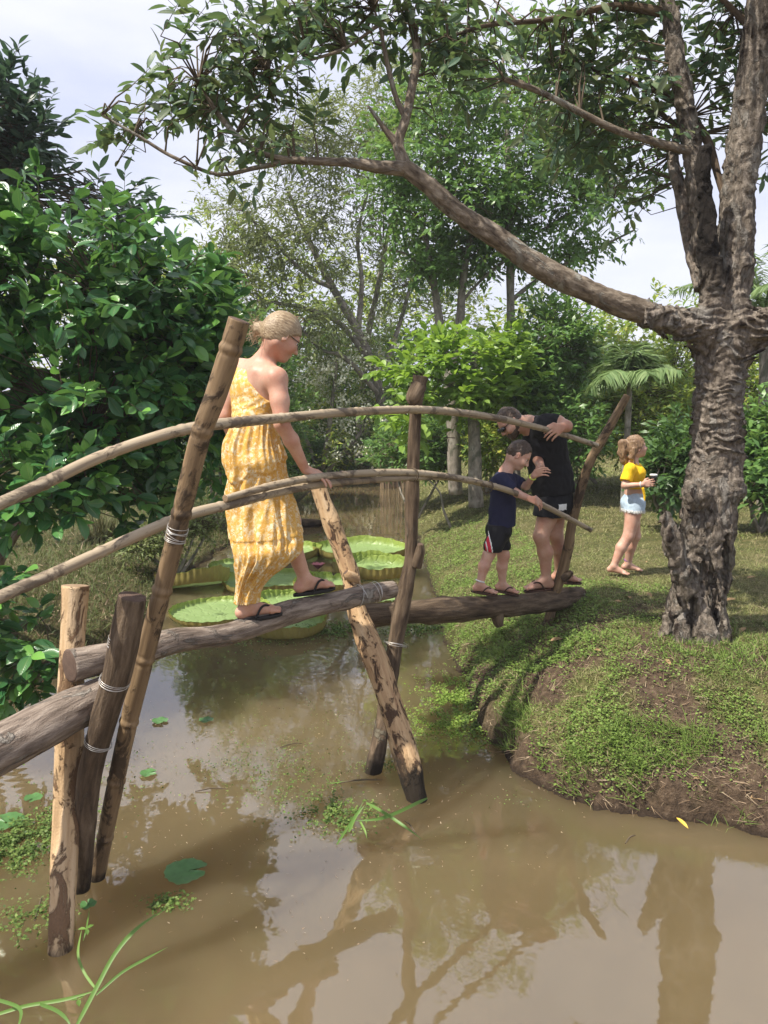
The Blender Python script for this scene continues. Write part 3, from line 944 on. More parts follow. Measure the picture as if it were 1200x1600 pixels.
# ------------------------------------------------------------------ trees: limbs and crowns
class Tree:
    def __init__(s, name, base, label, cat='tree', group=None):
        s.e = empty(name, base, label, cat, group)
        s.pts = []       # limb points for twigs to start from
        s.base = base
    def limb(s, spec, mat, name='branch', amp=0.004, nseg=16, step=0.03, disp=None, fr=9, label=None, world=False):
        if world:
            pts = np.array([p[:3] for p in spec]); rad = np.array([p[3] for p in spec])
        else:
            pts = np.array([P(a, b, d) for a, b, d, w in spec]); rad = np.array([w / 2 * d / FPX for a, b, d, w in spec])
        dep = {}
        base_disp = disp or bark_disp(amp, fr, .3, 0, len(s.pts) % 7)
        def dd(tc, th, sl, r):
            d = base_disp(tc, th, sl, r)
            sm = d.copy()
            for sh in (1, 2, 4):
                sm = (sm + np.roll(sm, sh, 1) + np.roll(sm, -sh, 1) + np.roll(sm, sh, 0) + np.roll(sm, -sh, 0)) / 5
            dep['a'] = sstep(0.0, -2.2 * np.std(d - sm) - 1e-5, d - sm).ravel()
            return d
        V, Fs, tc = tube(pts, rad, nseg=nseg, step=step, disp=dd)
        da = np.zeros(len(V)); da[:len(dep['a'])] = dep['a']
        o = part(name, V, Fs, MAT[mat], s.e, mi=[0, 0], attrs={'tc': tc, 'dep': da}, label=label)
        c = catmull(np.hstack([pts, rad[:, None]]), max(4, int(plen(pts) / 0.15)))
        s.pts.append(c)
        return o
    def limbpts(s):
        return np.vstack(s.pts) if s.pts else np.array([[*s.base, 0.05]])

def ell_px(px, py, d, rx, ry, rd):
    return P(px, py, d), np.array([rx * d / FPX, rd, ry * d / FPX])

def attract(ells, n, r, shell=0.45, gap=1.0, thr=-0.15, zmin=0.25):
    """cluster centres in a union of ellipsoids with noise gaps; returns centres, outward directions"""
    vol = np.array([np.prod(e[1]) ** 0.75 * (e[2] if len(e) > 2 else 1) for e in ells])
    k = r.choice(len(ells), n, p=vol / vol.sum())
    C = np.array([e[0] for e in ells])[k]
    Rr = np.array([e[1] for e in ells])[k]
    v = nrm(r.randn(n, 3))
    q = (shell + (1 - shell) * r.rand(n) ** 0.7)[:, None]
    p = C + v * Rr * q
    keep = (fbm(p * gap + 31.7, 2) > thr + 0.1 * r.rand(n)) & (p[:, 2] > zmin)
    return p[keep], nrm(v + np.array([0, 0, 0.25]))[keep]

def clusters(cen, outd, r, nl, tl, ll, droop=0.25, spread=0.9, upw=1.0, jit=0.25):
    """leaves along a short twig at every centre"""
    n = len(cen)
    t = nrm(outd + 0.5 * r.randn(n, 3))
    L = r.uniform(0.7, 1.3, n) * tl
    side = nrm(np.cross(t, np.array([0, 0, 1.0])) + 1e-3)
    s = np.tile((np.arange(nl) + 0.6) / nl, (n, 1)) + r.uniform(-.3 / nl, .3 / nl, (n, nl))
    sg = np.where(np.arange(nl) % 2, 1.0, -1.0)[None, :, None]
    pos = cen[:, None] + t[:, None] * ((s - 0.5) * L[:, None])[..., None] - np.array([0, 0, 1]) * (droop * 0.4 * L[:, None] * s ** 2)[..., None]
    f = t[:, None] * (0.35 + 0.6 * s)[..., None] + side[:, None] * sg * spread * (1.15 - 0.6 * s)[..., None] - np.array([0, 0, droop]) + jit * r.randn(n, nl, 3)
    up = np.array([0, 0, 1.0]) * upw + t[:, None] * 0.25 + 0.45 * r.randn(n, nl, 3)
    size = ll * r.uniform(0.6, 1.15, (n, nl))
    tip = cen + t * (0.45 * L)[:, None]
    root = cen - t * (0.55 * L)[:, None]
    return pos.reshape(-1, 3), nrm(f).reshape(-1, 3), nrm(up).reshape(-1, 3), size.ravel(), root, tip

def twigs(tree, roots, tips, r, r0=0.006, mat='twig', frac=1.0, name='twigs', back=True, maxlen=1.2):
    """thin twigs through every leaf cluster, and thin branchlets back to the nearest limb; joined: nobody could count them"""
    B = Batch()
    k = r.rand(len(roots)) < frac
    ro, ti = roots[k], tips[k]
    n = len(ro)
    segs_a, segs_b, ra, rb = [ro], [ti], [np.full(n, r0 * 0.6)], [np.full(n, r0 * 0.25)]
    if back:
        lp = tree.limbpts()[:, :3]
        idx = np.empty(n, int)
        for i in range(0, n, 500):
            idx[i:i + 500] = np.argmin(((ro[i:i + 500, None] - lp[None]) ** 2).sum(-1) + 0.3 * np.clip(lp[None, :, 2] - ro[i:i + 500, None, 2], 0, 9), 1)
        tgt = lp[idx]
        far = np.linalg.norm(tgt - ro, axis=1)
        tgt = np.where((far > maxlen)[:, None], ro + (tgt - ro) * (maxlen / np.maximum(far, 1e-3))[:, None], tgt)
        mid = (ro + tgt) / 2 + 0.12 * np.linalg.norm(tgt - ro, axis=1)[:, None] * r.randn(n, 3) * 0.6 + np.array([0, 0, 0.05])
        segs_a += [tgt, mid]; segs_b += [mid, ro]
        ra += [np.full(n, r0 * 1.5), np.full(n, r0)]; rb += [np.full(n, r0), np.full(n, r0 * 0.6)]
    a, b = np.vstack(segs_a), np.vstack(segs_b)
    ra, rb = np.concatenate(ra), np.concatenate(rb)
    t = nrm(b - a)
    u = nrm(np.cross(t, [0.31, 0.22, 0.92])); w = np.cross(t, u)
    V = []
    for base, rad in ((a, ra), (b, rb)):
        for q in range(3):
            an = q * 2 * PI / 3
            V.append(base + (u * math.cos(an) + w * math.sin(an)) * rad[:, None])
    V = np.stack(V, 1).reshape(-1, 3)
    F = rep(np.array([(0, 1, 4, 3), (1, 2, 5, 4), (2, 0, 3, 5)]), len(a), 6)
    return part(name, V, [F], MAT[mat], tree.e, kind='stuff')

def crown(tree, tpl, pos, fwd, up, size, mat, nobj=0, name='foliage', wid=None):
    """leaf-by-leaf crown: the nobj leaves that show largest become objects of their own, the rest one part"""
    keep = pos[:, 2] > 0.05
    pos, fwd, up, size = pos[keep], fwd[keep], up[keep], size[keep]
    if wid is not None: wid = wid[keep]
    sel = np.zeros(len(pos), bool)
    if nobj:
        u, v_, f = project(pos)
        inf = (u > -10) & (u < 1210) & (v_ > -10) & (v_ < 1610) & (pos[:, 1] > 0.5)
        sc = np.where(inf, size / f, 0) / (1 + 0.25 * np.abs(pos[:, 1] - pos[inf, 1].min()))
        sel[np.argsort(-sc)[:nobj]] = True
    if (~sel).any():
        V = place(tpl[0], pos[~sel], fwd[~sel], up[~sel], size[~sel], None if wid is None else wid[~sel])
        n = (~sel).sum()
        part(name, V, [rep(tpl[1], n, len(tpl[0]))], MAT[mat], tree.e, uv=np.tile(tpl[2], (n, 1)), kind='stuff')
    if nobj:
        me = new_mesh('leaf', tpl[0], [tpl[1]], MAT[mat], uv=tpl[2])
        b = wloc(tree.e)
        f = nrm(fwd[sel]); s_ = nrm(np.cross(f, up[sel])); u = np.cross(s_, f)
        for p, x, y, z, k in zip(pos[sel] - b, s_, f, u, size[sel]):
            o = bpy.data.objects.new('leaf', me)
            COL.objects.link(o)
            o.parent = tree.e
            o.matrix_local = Matrix(((x[0] * k, y[0] * k, z[0] * k, p[0]), (x[1] * k, y[1] * k, z[1] * k, p[1]), (x[2] * k, y[2] * k, z[2] * k, p[2]), (0, 0, 0, 1)))

MAT['leaf_glossy'] = leafmat('glossy_leaf', [(0.032, 0.112, 0.045), (0.048, 0.157, 0.054), (0.090, 0.246, 0.064), (0.064, 0.179, 0.057), (0.224, 0.494, 0.090), (0.041, 0.134, 0.048), (0.067, 0.191, 0.064)], (0.20, 0.36, 0.07), 0.25, 0.25, 0.6)
MAT['leaf_durian'] = leafmat('durian_leaf', [(0.058, 0.120, 0.079), (0.094, 0.172, 0.105), (0.131, 0.225, 0.120), (0.196, 0.211, 0.105), (0.079, 0.146, 0.094)], (0.24, 0.36, 0.07), 0.32, 0.36, 0.5)
MAT['leaf_olive'] = leafmat('olive_leaf', [(0.110, 0.154, 0.055), (0.175, 0.218, 0.076), (0.241, 0.286, 0.088), (0.143, 0.163, 0.066)], (0.30, 0.36, 0.08), 0.35, 0.5, 0.35, False)
MAT['leaf_bright'] = leafmat('bright_leaf', [(0.070, 0.150, 0.044), (0.114, 0.237, 0.061), (0.194, 0.351, 0.088), (0.088, 0.176, 0.053)], (0.32, 0.48, 0.09), 0.36, 0.38, 0.45, False)
MAT['leaf_lime'] = leafmat('lime_leaf', [(0.117, 0.208, 0.039), (0.208, 0.351, 0.058), (0.338, 0.494, 0.104), (0.143, 0.247, 0.046)], (0.45, 0.7, 0.05), 0.4, 0.35, 0.45)
MAT['leaf_yellow'] = leafmat('yellowish_leaf', [(0.114, 0.212, 0.040), (0.195, 0.325, 0.057), (0.325, 0.439, 0.081), (0.488, 0.488, 0.081), (0.130, 0.244, 0.048)], (0.45, 0.55, 0.08), 0.4, 0.45, 0.4, False)
MAT['leaf_dark'] = leafmat('dark_leaf', [(0.044, 0.099, 0.033), (0.078, 0.155, 0.044), (0.121, 0.221, 0.062), (0.056, 0.121, 0.040)], (0.2, 0.36, 0.05), 0.3, 0.4, 0.45, False)
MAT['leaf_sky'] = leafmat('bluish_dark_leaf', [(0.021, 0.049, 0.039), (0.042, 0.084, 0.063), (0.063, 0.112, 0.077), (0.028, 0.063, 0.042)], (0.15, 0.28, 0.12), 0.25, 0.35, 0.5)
MAT['palm'] = leafmat('palm_leaflet', [(0.112, 0.192, 0.064), (0.192, 0.288, 0.112), (0.288, 0.384, 0.160)], (0.3, 0.42, 0.12), 0.3, 0.45, 0.4, False)
MAT['petal'] = plain('white_petal', (0.75, 0.76, 0.58), 0.7)

# ---- the big furrowed tree on the right bank
dur = Tree('shade_tree', G(1090, 1003, 0.58), 'large shade tree with furrowed brown bark and a broken stub on the right bank')

bark_axis = np.array([2.2, 5.2, 0.0])
def bark_noise(p):
    q = p - bark_axis
    w = np.stack([perlin(q * 6), perlin(q * 6 + 5), perlin(q * 6 + 9)], -1) * 0.06
    qw = q + w
    z = p[:, 2]
    up = sstep(1.5, 1.9, z) * sstep(3.15, 2.7, z)
    ver = 0.42 - np.abs(perlin(qw * np.array([20, 20, 5.0]) + 3)) * 1.4
    hor = 0.42 - np.abs(perlin(qw * np.array([6, 6, 30.0]) + 8)) * 1.4
    chk = 0.4 - np.abs(perlin(qw * np.array([16, 16, 16.0]) + 1)) * 1.4
    top = sstep(3.0, 3.6, z)
    d = (0.038 * ver * (1 - up) + (0.036 * hor + 0.014 * ver) * up) * (1 - 0.5 * top) + 0.016 * chk + 0.008 * fbm(q * 42, 2) + 0.03 * fbm(q * 2.6 + 3, 2) * (1 - top)
    return d
TB = Vol([np.array([2.2, 4.8, 1.0]), P(985, 1040, 5.2), P(1235, 520, 5.2), np.array([2.9, 5.2, 5.05]), np.array([1.75, 5.45, 5.0])], 0.0095, 0.10)
def pxchain(V_, spec, k):
    pts = np.array([P(a, b, d) for a, b, d, w in spec]); rad = np.array([w / 2 * d / FPX for a, b, d, w in spec])
    c = catmull(np.hstack([pts, rad[:, None]]), max(4, int(plen(pts) / 0.10)))
    V_.chain(c[:, :3], c[:, 3], k)
    dur.pts.append(c)
pxchain(TB, [(1082, 1040, 5.2, 112), (1086, 1003, 5.2, 98), (1091, 940, 5.2, 86), (1100, 870, 5.2, 82), (1110, 800, 5.2, 80), (1118, 720, 5.2, 76), (1122, 650, 5.2, 74), (1127, 590, 5.2, 74), (1132, 530, 5.2, 78), (1136, 480, 5.2, 70)], .02)
pxchain(TB, [(1136, 490, 5.2, 62), (1146, 430, 5.2, 58), (1150, 370, 5.2, 52), (1152, 310, 5.2, 48), (1162, 230, 5.2, 48), (1176, 120, 5.2, 46), (1192, 0, 5.15, 44), (1200, -80, 5.1, 42)], .02)
pxchain(TB, [(1124, 500, 5.16, 44), (1116, 450, 5.10, 32), (1107, 400, 5.06, 26), (1103, 340, 5.05, 24), (1100, 280, 5.04, 22), (1098, 250, 5.03, 26), (1101, 236, 5.03, 22)], .015)
pxchain(TB, [(1118, 490, 5.28, 36), (1100, 410, 5.3, 28), (1092, 330, 5.3, 27), (1082, 235, 5.3, 28), (1068, 150, 5.3, 27), (1055, 80, 5.3, 26), (1042, 0, 5.3, 24), (1030, -90, 5.3, 22)], .015)
pxchain(TB, [(1122, 530, 5.14, 44), (1095, 512, 5.12, 36), (1065, 503, 5.1, 33), (1020, 492, 5.05, 32), (985, 480, 5.02, 31)], .10)
pxchain(TB, [(1142, 535, 5.16, 50), (1170, 518, 5.12, 42), (1200, 510, 5.06, 40), (1250, 498, 5.0, 38)], .10)
pxchain(TB, [(1082, 945, 5.08, 40), (1066, 890, 5.03, 34), (1053, 855, 5.0, 28), (1043, 824, 4.98, 25), (1040, 812, 4.98, 22)], .02)
TB.ell(P(1072, 838, 5.05), [[1, 0, .35], Y3_, [-.35, 0, 1]], (.028, .2, .09), .02, cut=True)
for a in range(7):     # root flare
    an = a * 0.9 + .3
    bp_ = P(1085, 1005, 5.2)
    TB.cap(bp_ + [math.cos(an) * .10, math.sin(an) * .10, .22], bp_ + [math.cos(an) * .24, math.sin(an) * .24, -.05], .09, .05, .06)
TB.ell(P(1090, 770, 5.06), [X3_, Y3_, Z3_], (.10, .09, .10), .06)
TB.ell(P(1148, 765, 5.08), [X3_, Y3_, Z3_], (.09, .09, .09), .06)
for px, py, rx, rz, dp in ((1104, 930, .024, .22, .11), (1122, 885, .032, .28, .12), (1068, 960, .018, .14, .08), (1135, 960, .02, .16, .08), (1088, 890, .016, .12, .08)):
    c0 = P(px, py, 5.2); c0[1] -= .17
    TB.ell(c0, [[1, 0, .12], Y3_, [-.12, 0, 1]], (rx, dp, rz), .02, cut=True)
TB.fn(bark_noise, .035)
Vt, Qt = TB.mesh()
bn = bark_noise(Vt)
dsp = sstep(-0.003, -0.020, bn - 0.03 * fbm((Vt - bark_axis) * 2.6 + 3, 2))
# the broken dead stub is charred black: its own colour
a0, a1_ = P(1107, 400, 5.06), P(1100, 240, 5.03)
dd_ = np.linalg.norm((Vt - a0) - np.clip(((Vt - a0) @ (a1_ - a0)) / ((a1_ - a0) @ (a1_ - a0)), -.5, 1)[:, None] * (a1_ - a0), axis=1)
stubf = sstep(.115, .075, dd_ + .05 * perlin(Vt * 9)) * sstep(P(1110, 480, 5.1)[2], P(1107, 400, 5.06)[2], Vt[:, 2] + .1 * perlin(Vt * 6)) * (Vt[:, 1] < 5.22)
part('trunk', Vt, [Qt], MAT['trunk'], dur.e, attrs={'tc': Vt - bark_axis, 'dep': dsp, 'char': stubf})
def rough(amp=0.012, fr=12, seed=0, st=0.5):
    def f(tc, th, s, r):
        q = tc * np.array([fr, fr, fr * st]) + seed
        return amp * (fbm(q, 4) + 1.0 * (0.4 - np.abs(perlin(q * 1.7 + 4)))) * np.minimum(1, r / 0.05) + amp * 1.5 * perlin(q * 0.3)
    return f
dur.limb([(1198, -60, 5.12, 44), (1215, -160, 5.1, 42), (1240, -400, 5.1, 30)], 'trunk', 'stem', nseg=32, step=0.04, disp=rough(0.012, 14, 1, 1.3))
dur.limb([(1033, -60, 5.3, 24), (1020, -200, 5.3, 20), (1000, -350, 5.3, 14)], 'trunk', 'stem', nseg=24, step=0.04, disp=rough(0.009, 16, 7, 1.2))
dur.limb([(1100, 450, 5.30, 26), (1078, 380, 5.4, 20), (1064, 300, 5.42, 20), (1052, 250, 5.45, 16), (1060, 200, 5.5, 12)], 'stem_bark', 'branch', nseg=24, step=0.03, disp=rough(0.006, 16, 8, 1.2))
dur.limb([(1225, 504, 5.03, 40), (1320, 470, 4.9, 38), (1450, 380, 4.8, 32)], 'trunk', 'branch', nseg=40, step=0.02, disp=rough(0.010, 14, 9))
long_b = [(1012, 489, 5.04, 33), (985, 480, 5.02, 34), (950, 468, 5.0, 33), (860, 425, 4.95, 33), (780, 375, 4.9, 30), (715, 330, 4.85, 27), (668, 290, 4.8, 25), (630, 260, 4.78, 24)]
dur.limb(long_b, 'branch', 'branch', nseg=48, step=0.012, disp=rough(0.009, 20, 10, 0.6), label='long bare branch reaching left over the pond')
dur.limb([(636, 262, 4.78, 22), (600, 262, 4.76, 18), (550, 255, 4.74, 15), (500, 252, 4.72, 12), (440, 248, 4.7, 10), (395, 232, 4.7, 8), (350, 190, 4.7, 6), (310, 130, 4.7, 4)], 'branch', 'branch', nseg=24, step=0.015, disp=rough(0.005, 22, 11))
dur.limb([(460, 250, 4.71, 8), (400, 262, 4.68, 7), (340, 272, 4.66, 6), (270, 245, 4.65, 5), (220, 215, 4.62, 4), (160, 180, 4.6, 2.5)], 'branch', 'branch', nseg=12, step=0.03, disp=rough(0.002, 22, 12))
dur.limb([(632, 258, 4.78, 20), (622, 225, 4.8, 17), (634, 185, 4.82, 14), (645, 130, 4.86, 13), (652, 80, 4.9, 12), (640, 20, 4.95, 10), (630, -60, 5, 8)], 'branch', 'branch', nseg=24, step=0.02, disp=rough(0.004, 22, 13))
dur.limb([(634, 185, 4.82, 9), (618, 150, 4.82, 7), (603, 90, 4.8, 6), (590, 30, 4.8, 5), (560, -40, 4.8, 4)], 'branch', 'branch', nseg=12, step=0.03)
dur.limb([(620, 225, 4.8, 14), (600, 200, 4.78, 9), (580, 172, 4.76, 7), (574, 165, 4.76, 5)], 'branch', 'branch', nseg=12, step=0.02)
dur.limb([(1092, 240, 5.3, 14), (1060, 232, 5.25, 12), (1010, 218, 5.2, 11), (960, 202, 5.15, 11), (900, 172, 5.1, 10), (840, 142, 5.05, 8), (788, 124, 5.0, 6)], 'branch', 'branch', nseg=16, step=0.02, disp=rough(0.004, 22, 14))
dur.limb([(590, 40, 4.8, 6), (540, 75, 4.75, 5), (480, 95, 4.7, 4), (420, 110, 4.7, 3)], 'branch', 'branch', nseg=8, step=0.04)
dur.limb([(1160, 330, 5.2, 16), (1130, 300, 5.3, 13), (1100, 210, 5.5, 11), (1040, 150, 5.7, 9), (960, 120, 5.8, 7), (880, 90, 5.8, 5)], 'bark_dark', 'branch', nseg=12, step=0.04)
dur.limb([(1040, 20, 5.3, 14), (960, 10, 5.3, 10), (860, 30, 5.2, 7), (760, 40, 5.1, 5), (700, 60, 5.0, 4)], 'bark_dark', 'branch', nseg=12, step=0.04)
dur.limb([(1192, 60, 5.15, 14), (1160, 30, 5.3, 10), (1120, -10, 5.3, 7)], 'bark_dark', 'branch', nseg=12, step=0.04)

rD = np.random.RandomState(21)
def keepm(c, *arrs):
    return [a[c] for a in arrs]
E = [ell_px(215, 180, 4.7, 95, 70, .45), ell_px(300, 130, 4.75, 80, 90, .45), ell_px(390, 110, 4.75, 90, 70, .5), ell_px(300, 235, 4.7, 110, 50, .4),
     ell_px(430, 200, 4.8, 90, 75, .5), ell_px(370, 60, 4.8, 60, 40, .4)]
E2 = [ell_px(500, 30, 4.85, 130, 65, .5), ell_px(620, 20, 4.9, 120, 70, .6), ell_px(760, 50, 5.2, 120, 80, .6), ell_px(880, 90, 5.4, 110, 100, .6), ell_px(990, 170, 5.7, 90, 110, .6),
      ell_px(870, 170, 5.8, 120, 70, .6), ell_px(1110, 60, 5.6, 110, 90, .6), ell_px(980, 30, 5.5, 120, 60, .6), ell_px(1000, 290, 6.0, 50, 60, .4), ell_px(700, 110, 5.2, 60, 60, .4), ell_px(1190, 170, 5.7, 50, 120, .5),
      (P(1150, -160, 5.6), np.array([1.0, 0.8, .4]), 0.5)]
c1, o1 = attract(E, 250, rD, 0.3, 2.6, -0.08)
c2, o2 = attract(E2, 700, rD, 0.2, 2.0, -0.12)
cen, outd = np.vstack([c1, c2]), np.vstack([o1, o2])
outd = outd * [1, 1, 0.5] + [0, 0, 0.1]
pos, f, up, size, ro, ti = clusters(cen, outd, rD, 10, 0.34, 0.112, 0.25, 0.9, 0.7, 0.34)
crown(dur, LEAF_LANCE, pos, f, up, size, 'leaf_durian', 300)
twigs(dur, ro, ti, rD, 0.005, 'twig', 1.0, maxlen=0.9)

# ---- the big-leaved glossy tree on the left bank
lb = Tree('broadleaf_tree', np.array([-3.6, 6.4, 0.35]), 'dense dark green tree with large glossy oval leaves on the left bank')
base = lb.base
for tx, ty, tz in ((-3.2, 6.2, 2.9), (-2.3, 6.0, 2.0), (-3.9, 5.9, 2.2), (-2.2, 6.5, 3.0), (-3.0, 5.3, 1.2)):
    k = np.array([tx, ty, tz])
    lb.limb([(*base, .07), (*(base * .6 + k * .4 + [0.1, 0, .25]), .05), (*k, .02)], 'branch', 'branch', nseg=10, step=0.08, world=True)
rL = np.random.RandomState(22)
E = [ell_px(90, 430, 5.9, 170, 130, 1.0), ell_px(220, 470, 6.2, 150, 140, .9), ell_px(90, 600, 5.6, 160, 130, .9), ell_px(250, 620, 6.3, 120, 140, .8), ell_px(60, 740, 5.3, 120, 90, .7),
     ell_px(300, 540, 6.8, 90, 150, .8), ell_px(180, 730, 5.9, 110, 70, .6), ell_px(320, 700, 7.0, 60, 90, .5), ell_px(-120, 560, 5.4, 120, 240, .9), ell_px(60, 350, 6.2, 110, 70, .8), ell_px(210, 790, 6.4, 120, 45, .4), ell_px(330, 600, 6.9, 60, 110, .6)]
cen, outd = attract(E, 1650, rL, 0.3, 2.2, -0.10)
pos, f, up, size, ro, ti = clusters(cen, outd, rL, 10, 0.24, 0.155, 0.08, 0.9, 0.6, 0.42)
crown(lb, LEAF_BIG, pos, f, up, size, 'leaf_glossy', 300)
twigs(lb, ro, ti, rL, 0.006, 'twig', 0.7, maxlen=0.7)

lb2 = Tree('broadleaf_shrub', np.array([-2.75, 5.0, 0.12]), 'low glossy leaved shrub overhanging the water at the left edge, behind the pale post')
for tx, ty, tz in ((-2.5, 4.8, .7), (-2.2, 4.9, .55), (-2.9, 5.0, .9)):
    lb2.limb([(-2.75, 5.0, 0.1, .03), (tx * .5 - 1.37, ty * .5 + 2.5, tz * .6, .02), (tx, ty, tz, .01)], 'branch', 'branch', nseg=8, step=0.08, world=True)
E = [ell_px(30, 1010, 4.6, 75, 75, .4), ell_px(-40, 940, 4.7, 90, 90, .4), ell_px(60, 960, 5.0, 50, 40, .3), ell_px(50, 1060, 4.5, 45, 45, .25)]
cen, outd = attract(E, 110, rL, 0.2, 2, -0.3, 0.1)
pos, f, up, size, ro, ti = clusters(cen, outd, rL, 8, 0.2, 0.15, 0.1, 0.9, 0.8, 0.3)
crown(lb2, LEAF_BIG, pos, f, up, size, 'leaf_glossy', 180)
twigs(lb2, ro, ti, rL, 0.005, 'twig', 0.8, maxlen=0.5)

tl = Tree('tall_dark_tree', np.array([-6.2, 9.0, 0.4]), 'tall bluish dark tree rising against the sky at the upper left edge')
tl.limb([(-6.2, 9.0, .3, .12), (-5.9, 9.0, 2.5, .09), (-5.2, 8.8, 5.2, .04)], 'branch', 'trunk', nseg=12, step=0.1, world=True)
E = [ell_px(20, 210, 8.5, 75, 90, .8), ell_px(-60, 200, 8.5, 90, 120, .8), ell_px(20, 300, 8.6, 110, 50, .8), ell_px(170, 330, 8.6, 120, 35, .6), ell_px(15, 130, 8.4, 30, 40, .3)]
cen, outd = attract(E, 330, rL, 0.2, 1.6, -0.2)
pos, f, up, size, ro, ti = clusters(cen, outd, rL, 11, 0.4, 0.17, 0.05, 0.85, 0.9, 0.25)
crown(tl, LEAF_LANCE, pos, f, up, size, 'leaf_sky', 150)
twigs(tl, ro, ti, rL, 0.008, 'twig', 1.0, maxlen=1.0)

# ---- trees and shrubs behind
def simple_tree(name, base, label, cat, limbs, ells, n, nl, tl_, ll, mat, tpl, seed, barkm='pale_trunk', nobj=0, droop=0.25, gap=0.9, thr=-0.15, group=None, shell=0.3, twf=0.3, tr=0.006, upw=1.0, maxlen=0.8):
    t = Tree(name, base, label, cat, group)
    for i, l in enumerate(limbs):
        t.limb(l, barkm, 'trunk' if i == 0 else 'branch', nseg=12 if l[0][3] > 8 else 8, step=0.12, amp=0.006, fr=5)
    r = np.random.RandomState(seed)
    cen, outd = attract(ells, n, r, shell, gap, thr)
    pos, f, up, size, ro, ti = clusters(cen, outd, r, nl, tl_, ll, droop, 0.9, upw, 0.35)
    crown(t, tpl, pos, f, up, size, mat, nobj)
    if twf: twigs(t, ro, ti, r, tr, 'twig', twf, maxlen=maxlen)
    return t, cen

simple_tree('spreading_tree', P(600, 741, 22), 'spreading olive green tree with several slanting stems behind the woman', 'tree',
            [[(608, 741, 22.00, 16), (590, 600, 22.00, 15), (560, 520, 22.00, 13), (520, 450, 21.84, 11), (485, 380, 21.68, 8), (450, 300, 21.68, 5)],
             [(575, 560, 22.00, 10), (530, 505, 21.52, 8), (470, 480, 21.19, 6), (400, 470, 20.86, 4)], [(560, 520, 22.00, 9), (565, 440, 22.33, 7), (560, 360, 22.82, 5), (590, 250, 22.82, 3)],
             [(590, 600, 22.00, 9), (620, 520, 22.82, 7), (640, 450, 22.82, 5)], [(520, 450, 21.84, 8), (480, 430, 21.52, 6), (430, 380, 21.52, 4), (380, 330, 21.19, 3)],
             [(595, 620, 22.00, 9), (540, 560, 21.19, 7), (500, 545, 20.86, 5), (460, 500, 20.54, 3)]],
            [ell_px(400, 330, 21.19, 100, 70, 2.08), ell_px(460, 390, 21.19, 110, 50, 2.08), ell_px(370, 410, 20.86, 70, 60, 1.56), ell_px(520, 230, 22.00, 110, 60, 2.08), ell_px(600, 180, 22.82, 90, 70, 1.95), ell_px(540, 320, 22.17, 90, 60, 1.82),
             ell_px(470, 210, 21.68, 90, 60, 1.56), ell_px(480, 500, 20.86, 80, 40, 1.30), ell_px(410, 470, 20.54, 60, 50, 1.30), ell_px(620, 420, 22.82, 60, 60, 1.30)],
            2700, 13, 0.85, 0.215, 'leaf_olive', LEAF_FARL, 31, 'pale_trunk', thr=-0.08, gap=1.3)
simple_tree('slender_tree', P(808, 772, 14), 'tall bright green tree with a thin straight trunk behind the long branch', 'tree',
            [[(808, 774, 14.00, 14), (800, 560, 14.00, 13), (797, 430, 14.00, 12), (795, 320, 14.00, 11), (792, 200, 14.00, 8), (785, 90, 14.00, 5)],
             [(797, 400, 14.00, 7), (830, 370, 14.00, 5), (900, 330, 14.00, 4), (960, 310, 14.00, 2)], [(795, 330, 14.00, 7), (750, 280, 14.00, 5), (700, 230, 13.80, 3)], [(798, 470, 14.00, 6), (850, 430, 14.00, 5), (930, 390, 14.20, 4), (990, 360, 14.30, 2)],
             [(793, 240, 14.00, 5), (830, 190, 14.00, 4), (870, 120, 14.00, 3)]],
            [ell_px(700, 160, 13.80, 90, 90, 1.95), ell_px(660, 220, 13.60, 90, 80, 1.69), ell_px(780, 130, 14.00, 100, 80, 1.95), ell_px(820, 260, 13.80, 130, 90, 2.08), ell_px(900, 320, 14.00, 110, 80, 1.82), ell_px(730, 330, 13.60, 110, 70, 1.82),
             ell_px(880, 210, 14.00, 100, 80, 1.69), ell_px(960, 250, 14.20, 70, 80, 1.56), ell_px(850, 400, 14.00, 80, 40, 1.30)],
            2700, 11, 0.5, 0.16, 'leaf_bright', LEAF_FAR, 32, 'pale_trunk', thr=-0.08, gap=1.2)
simple_tree('forked_tree', P(712, 772, 13.8), 'bushy green tree with two bare grey stems showing above the small lime tree', 'tree',
            [[(712, 772, 13.78, 22), (706, 640, 13.78, 20), (695, 560, 13.89, 16), (685, 490, 14.00, 13), (675, 425, 14.00, 11), (660, 350, 14.11, 7)],
             [(703, 600, 13.78, 14), (718, 510, 13.89, 13), (722, 450, 13.89, 12), (730, 400, 13.89, 9), (745, 330, 13.89, 5)], [(722, 470, 13.89, 6), (760, 430, 13.89, 4), (800, 400, 13.89, 3)], [(680, 450, 14.00, 6), (640, 400, 14.00, 4), (600, 390, 14.00, 3)]],
            [ell_px(650, 340, 14.00, 80, 60, 1.43), ell_px(720, 390, 13.89, 90, 50, 1.43), ell_px(620, 300, 14.11, 60, 50, 1.30), ell_px(780, 350, 13.89, 70, 60, 1.30), ell_px(690, 420, 13.89, 70, 25, 1.04)],
            950, 11, 0.5, 0.16, 'leaf_bright', LEAF_FAR, 33, 'pale_trunk', thr=-0.1, gap=1.2)
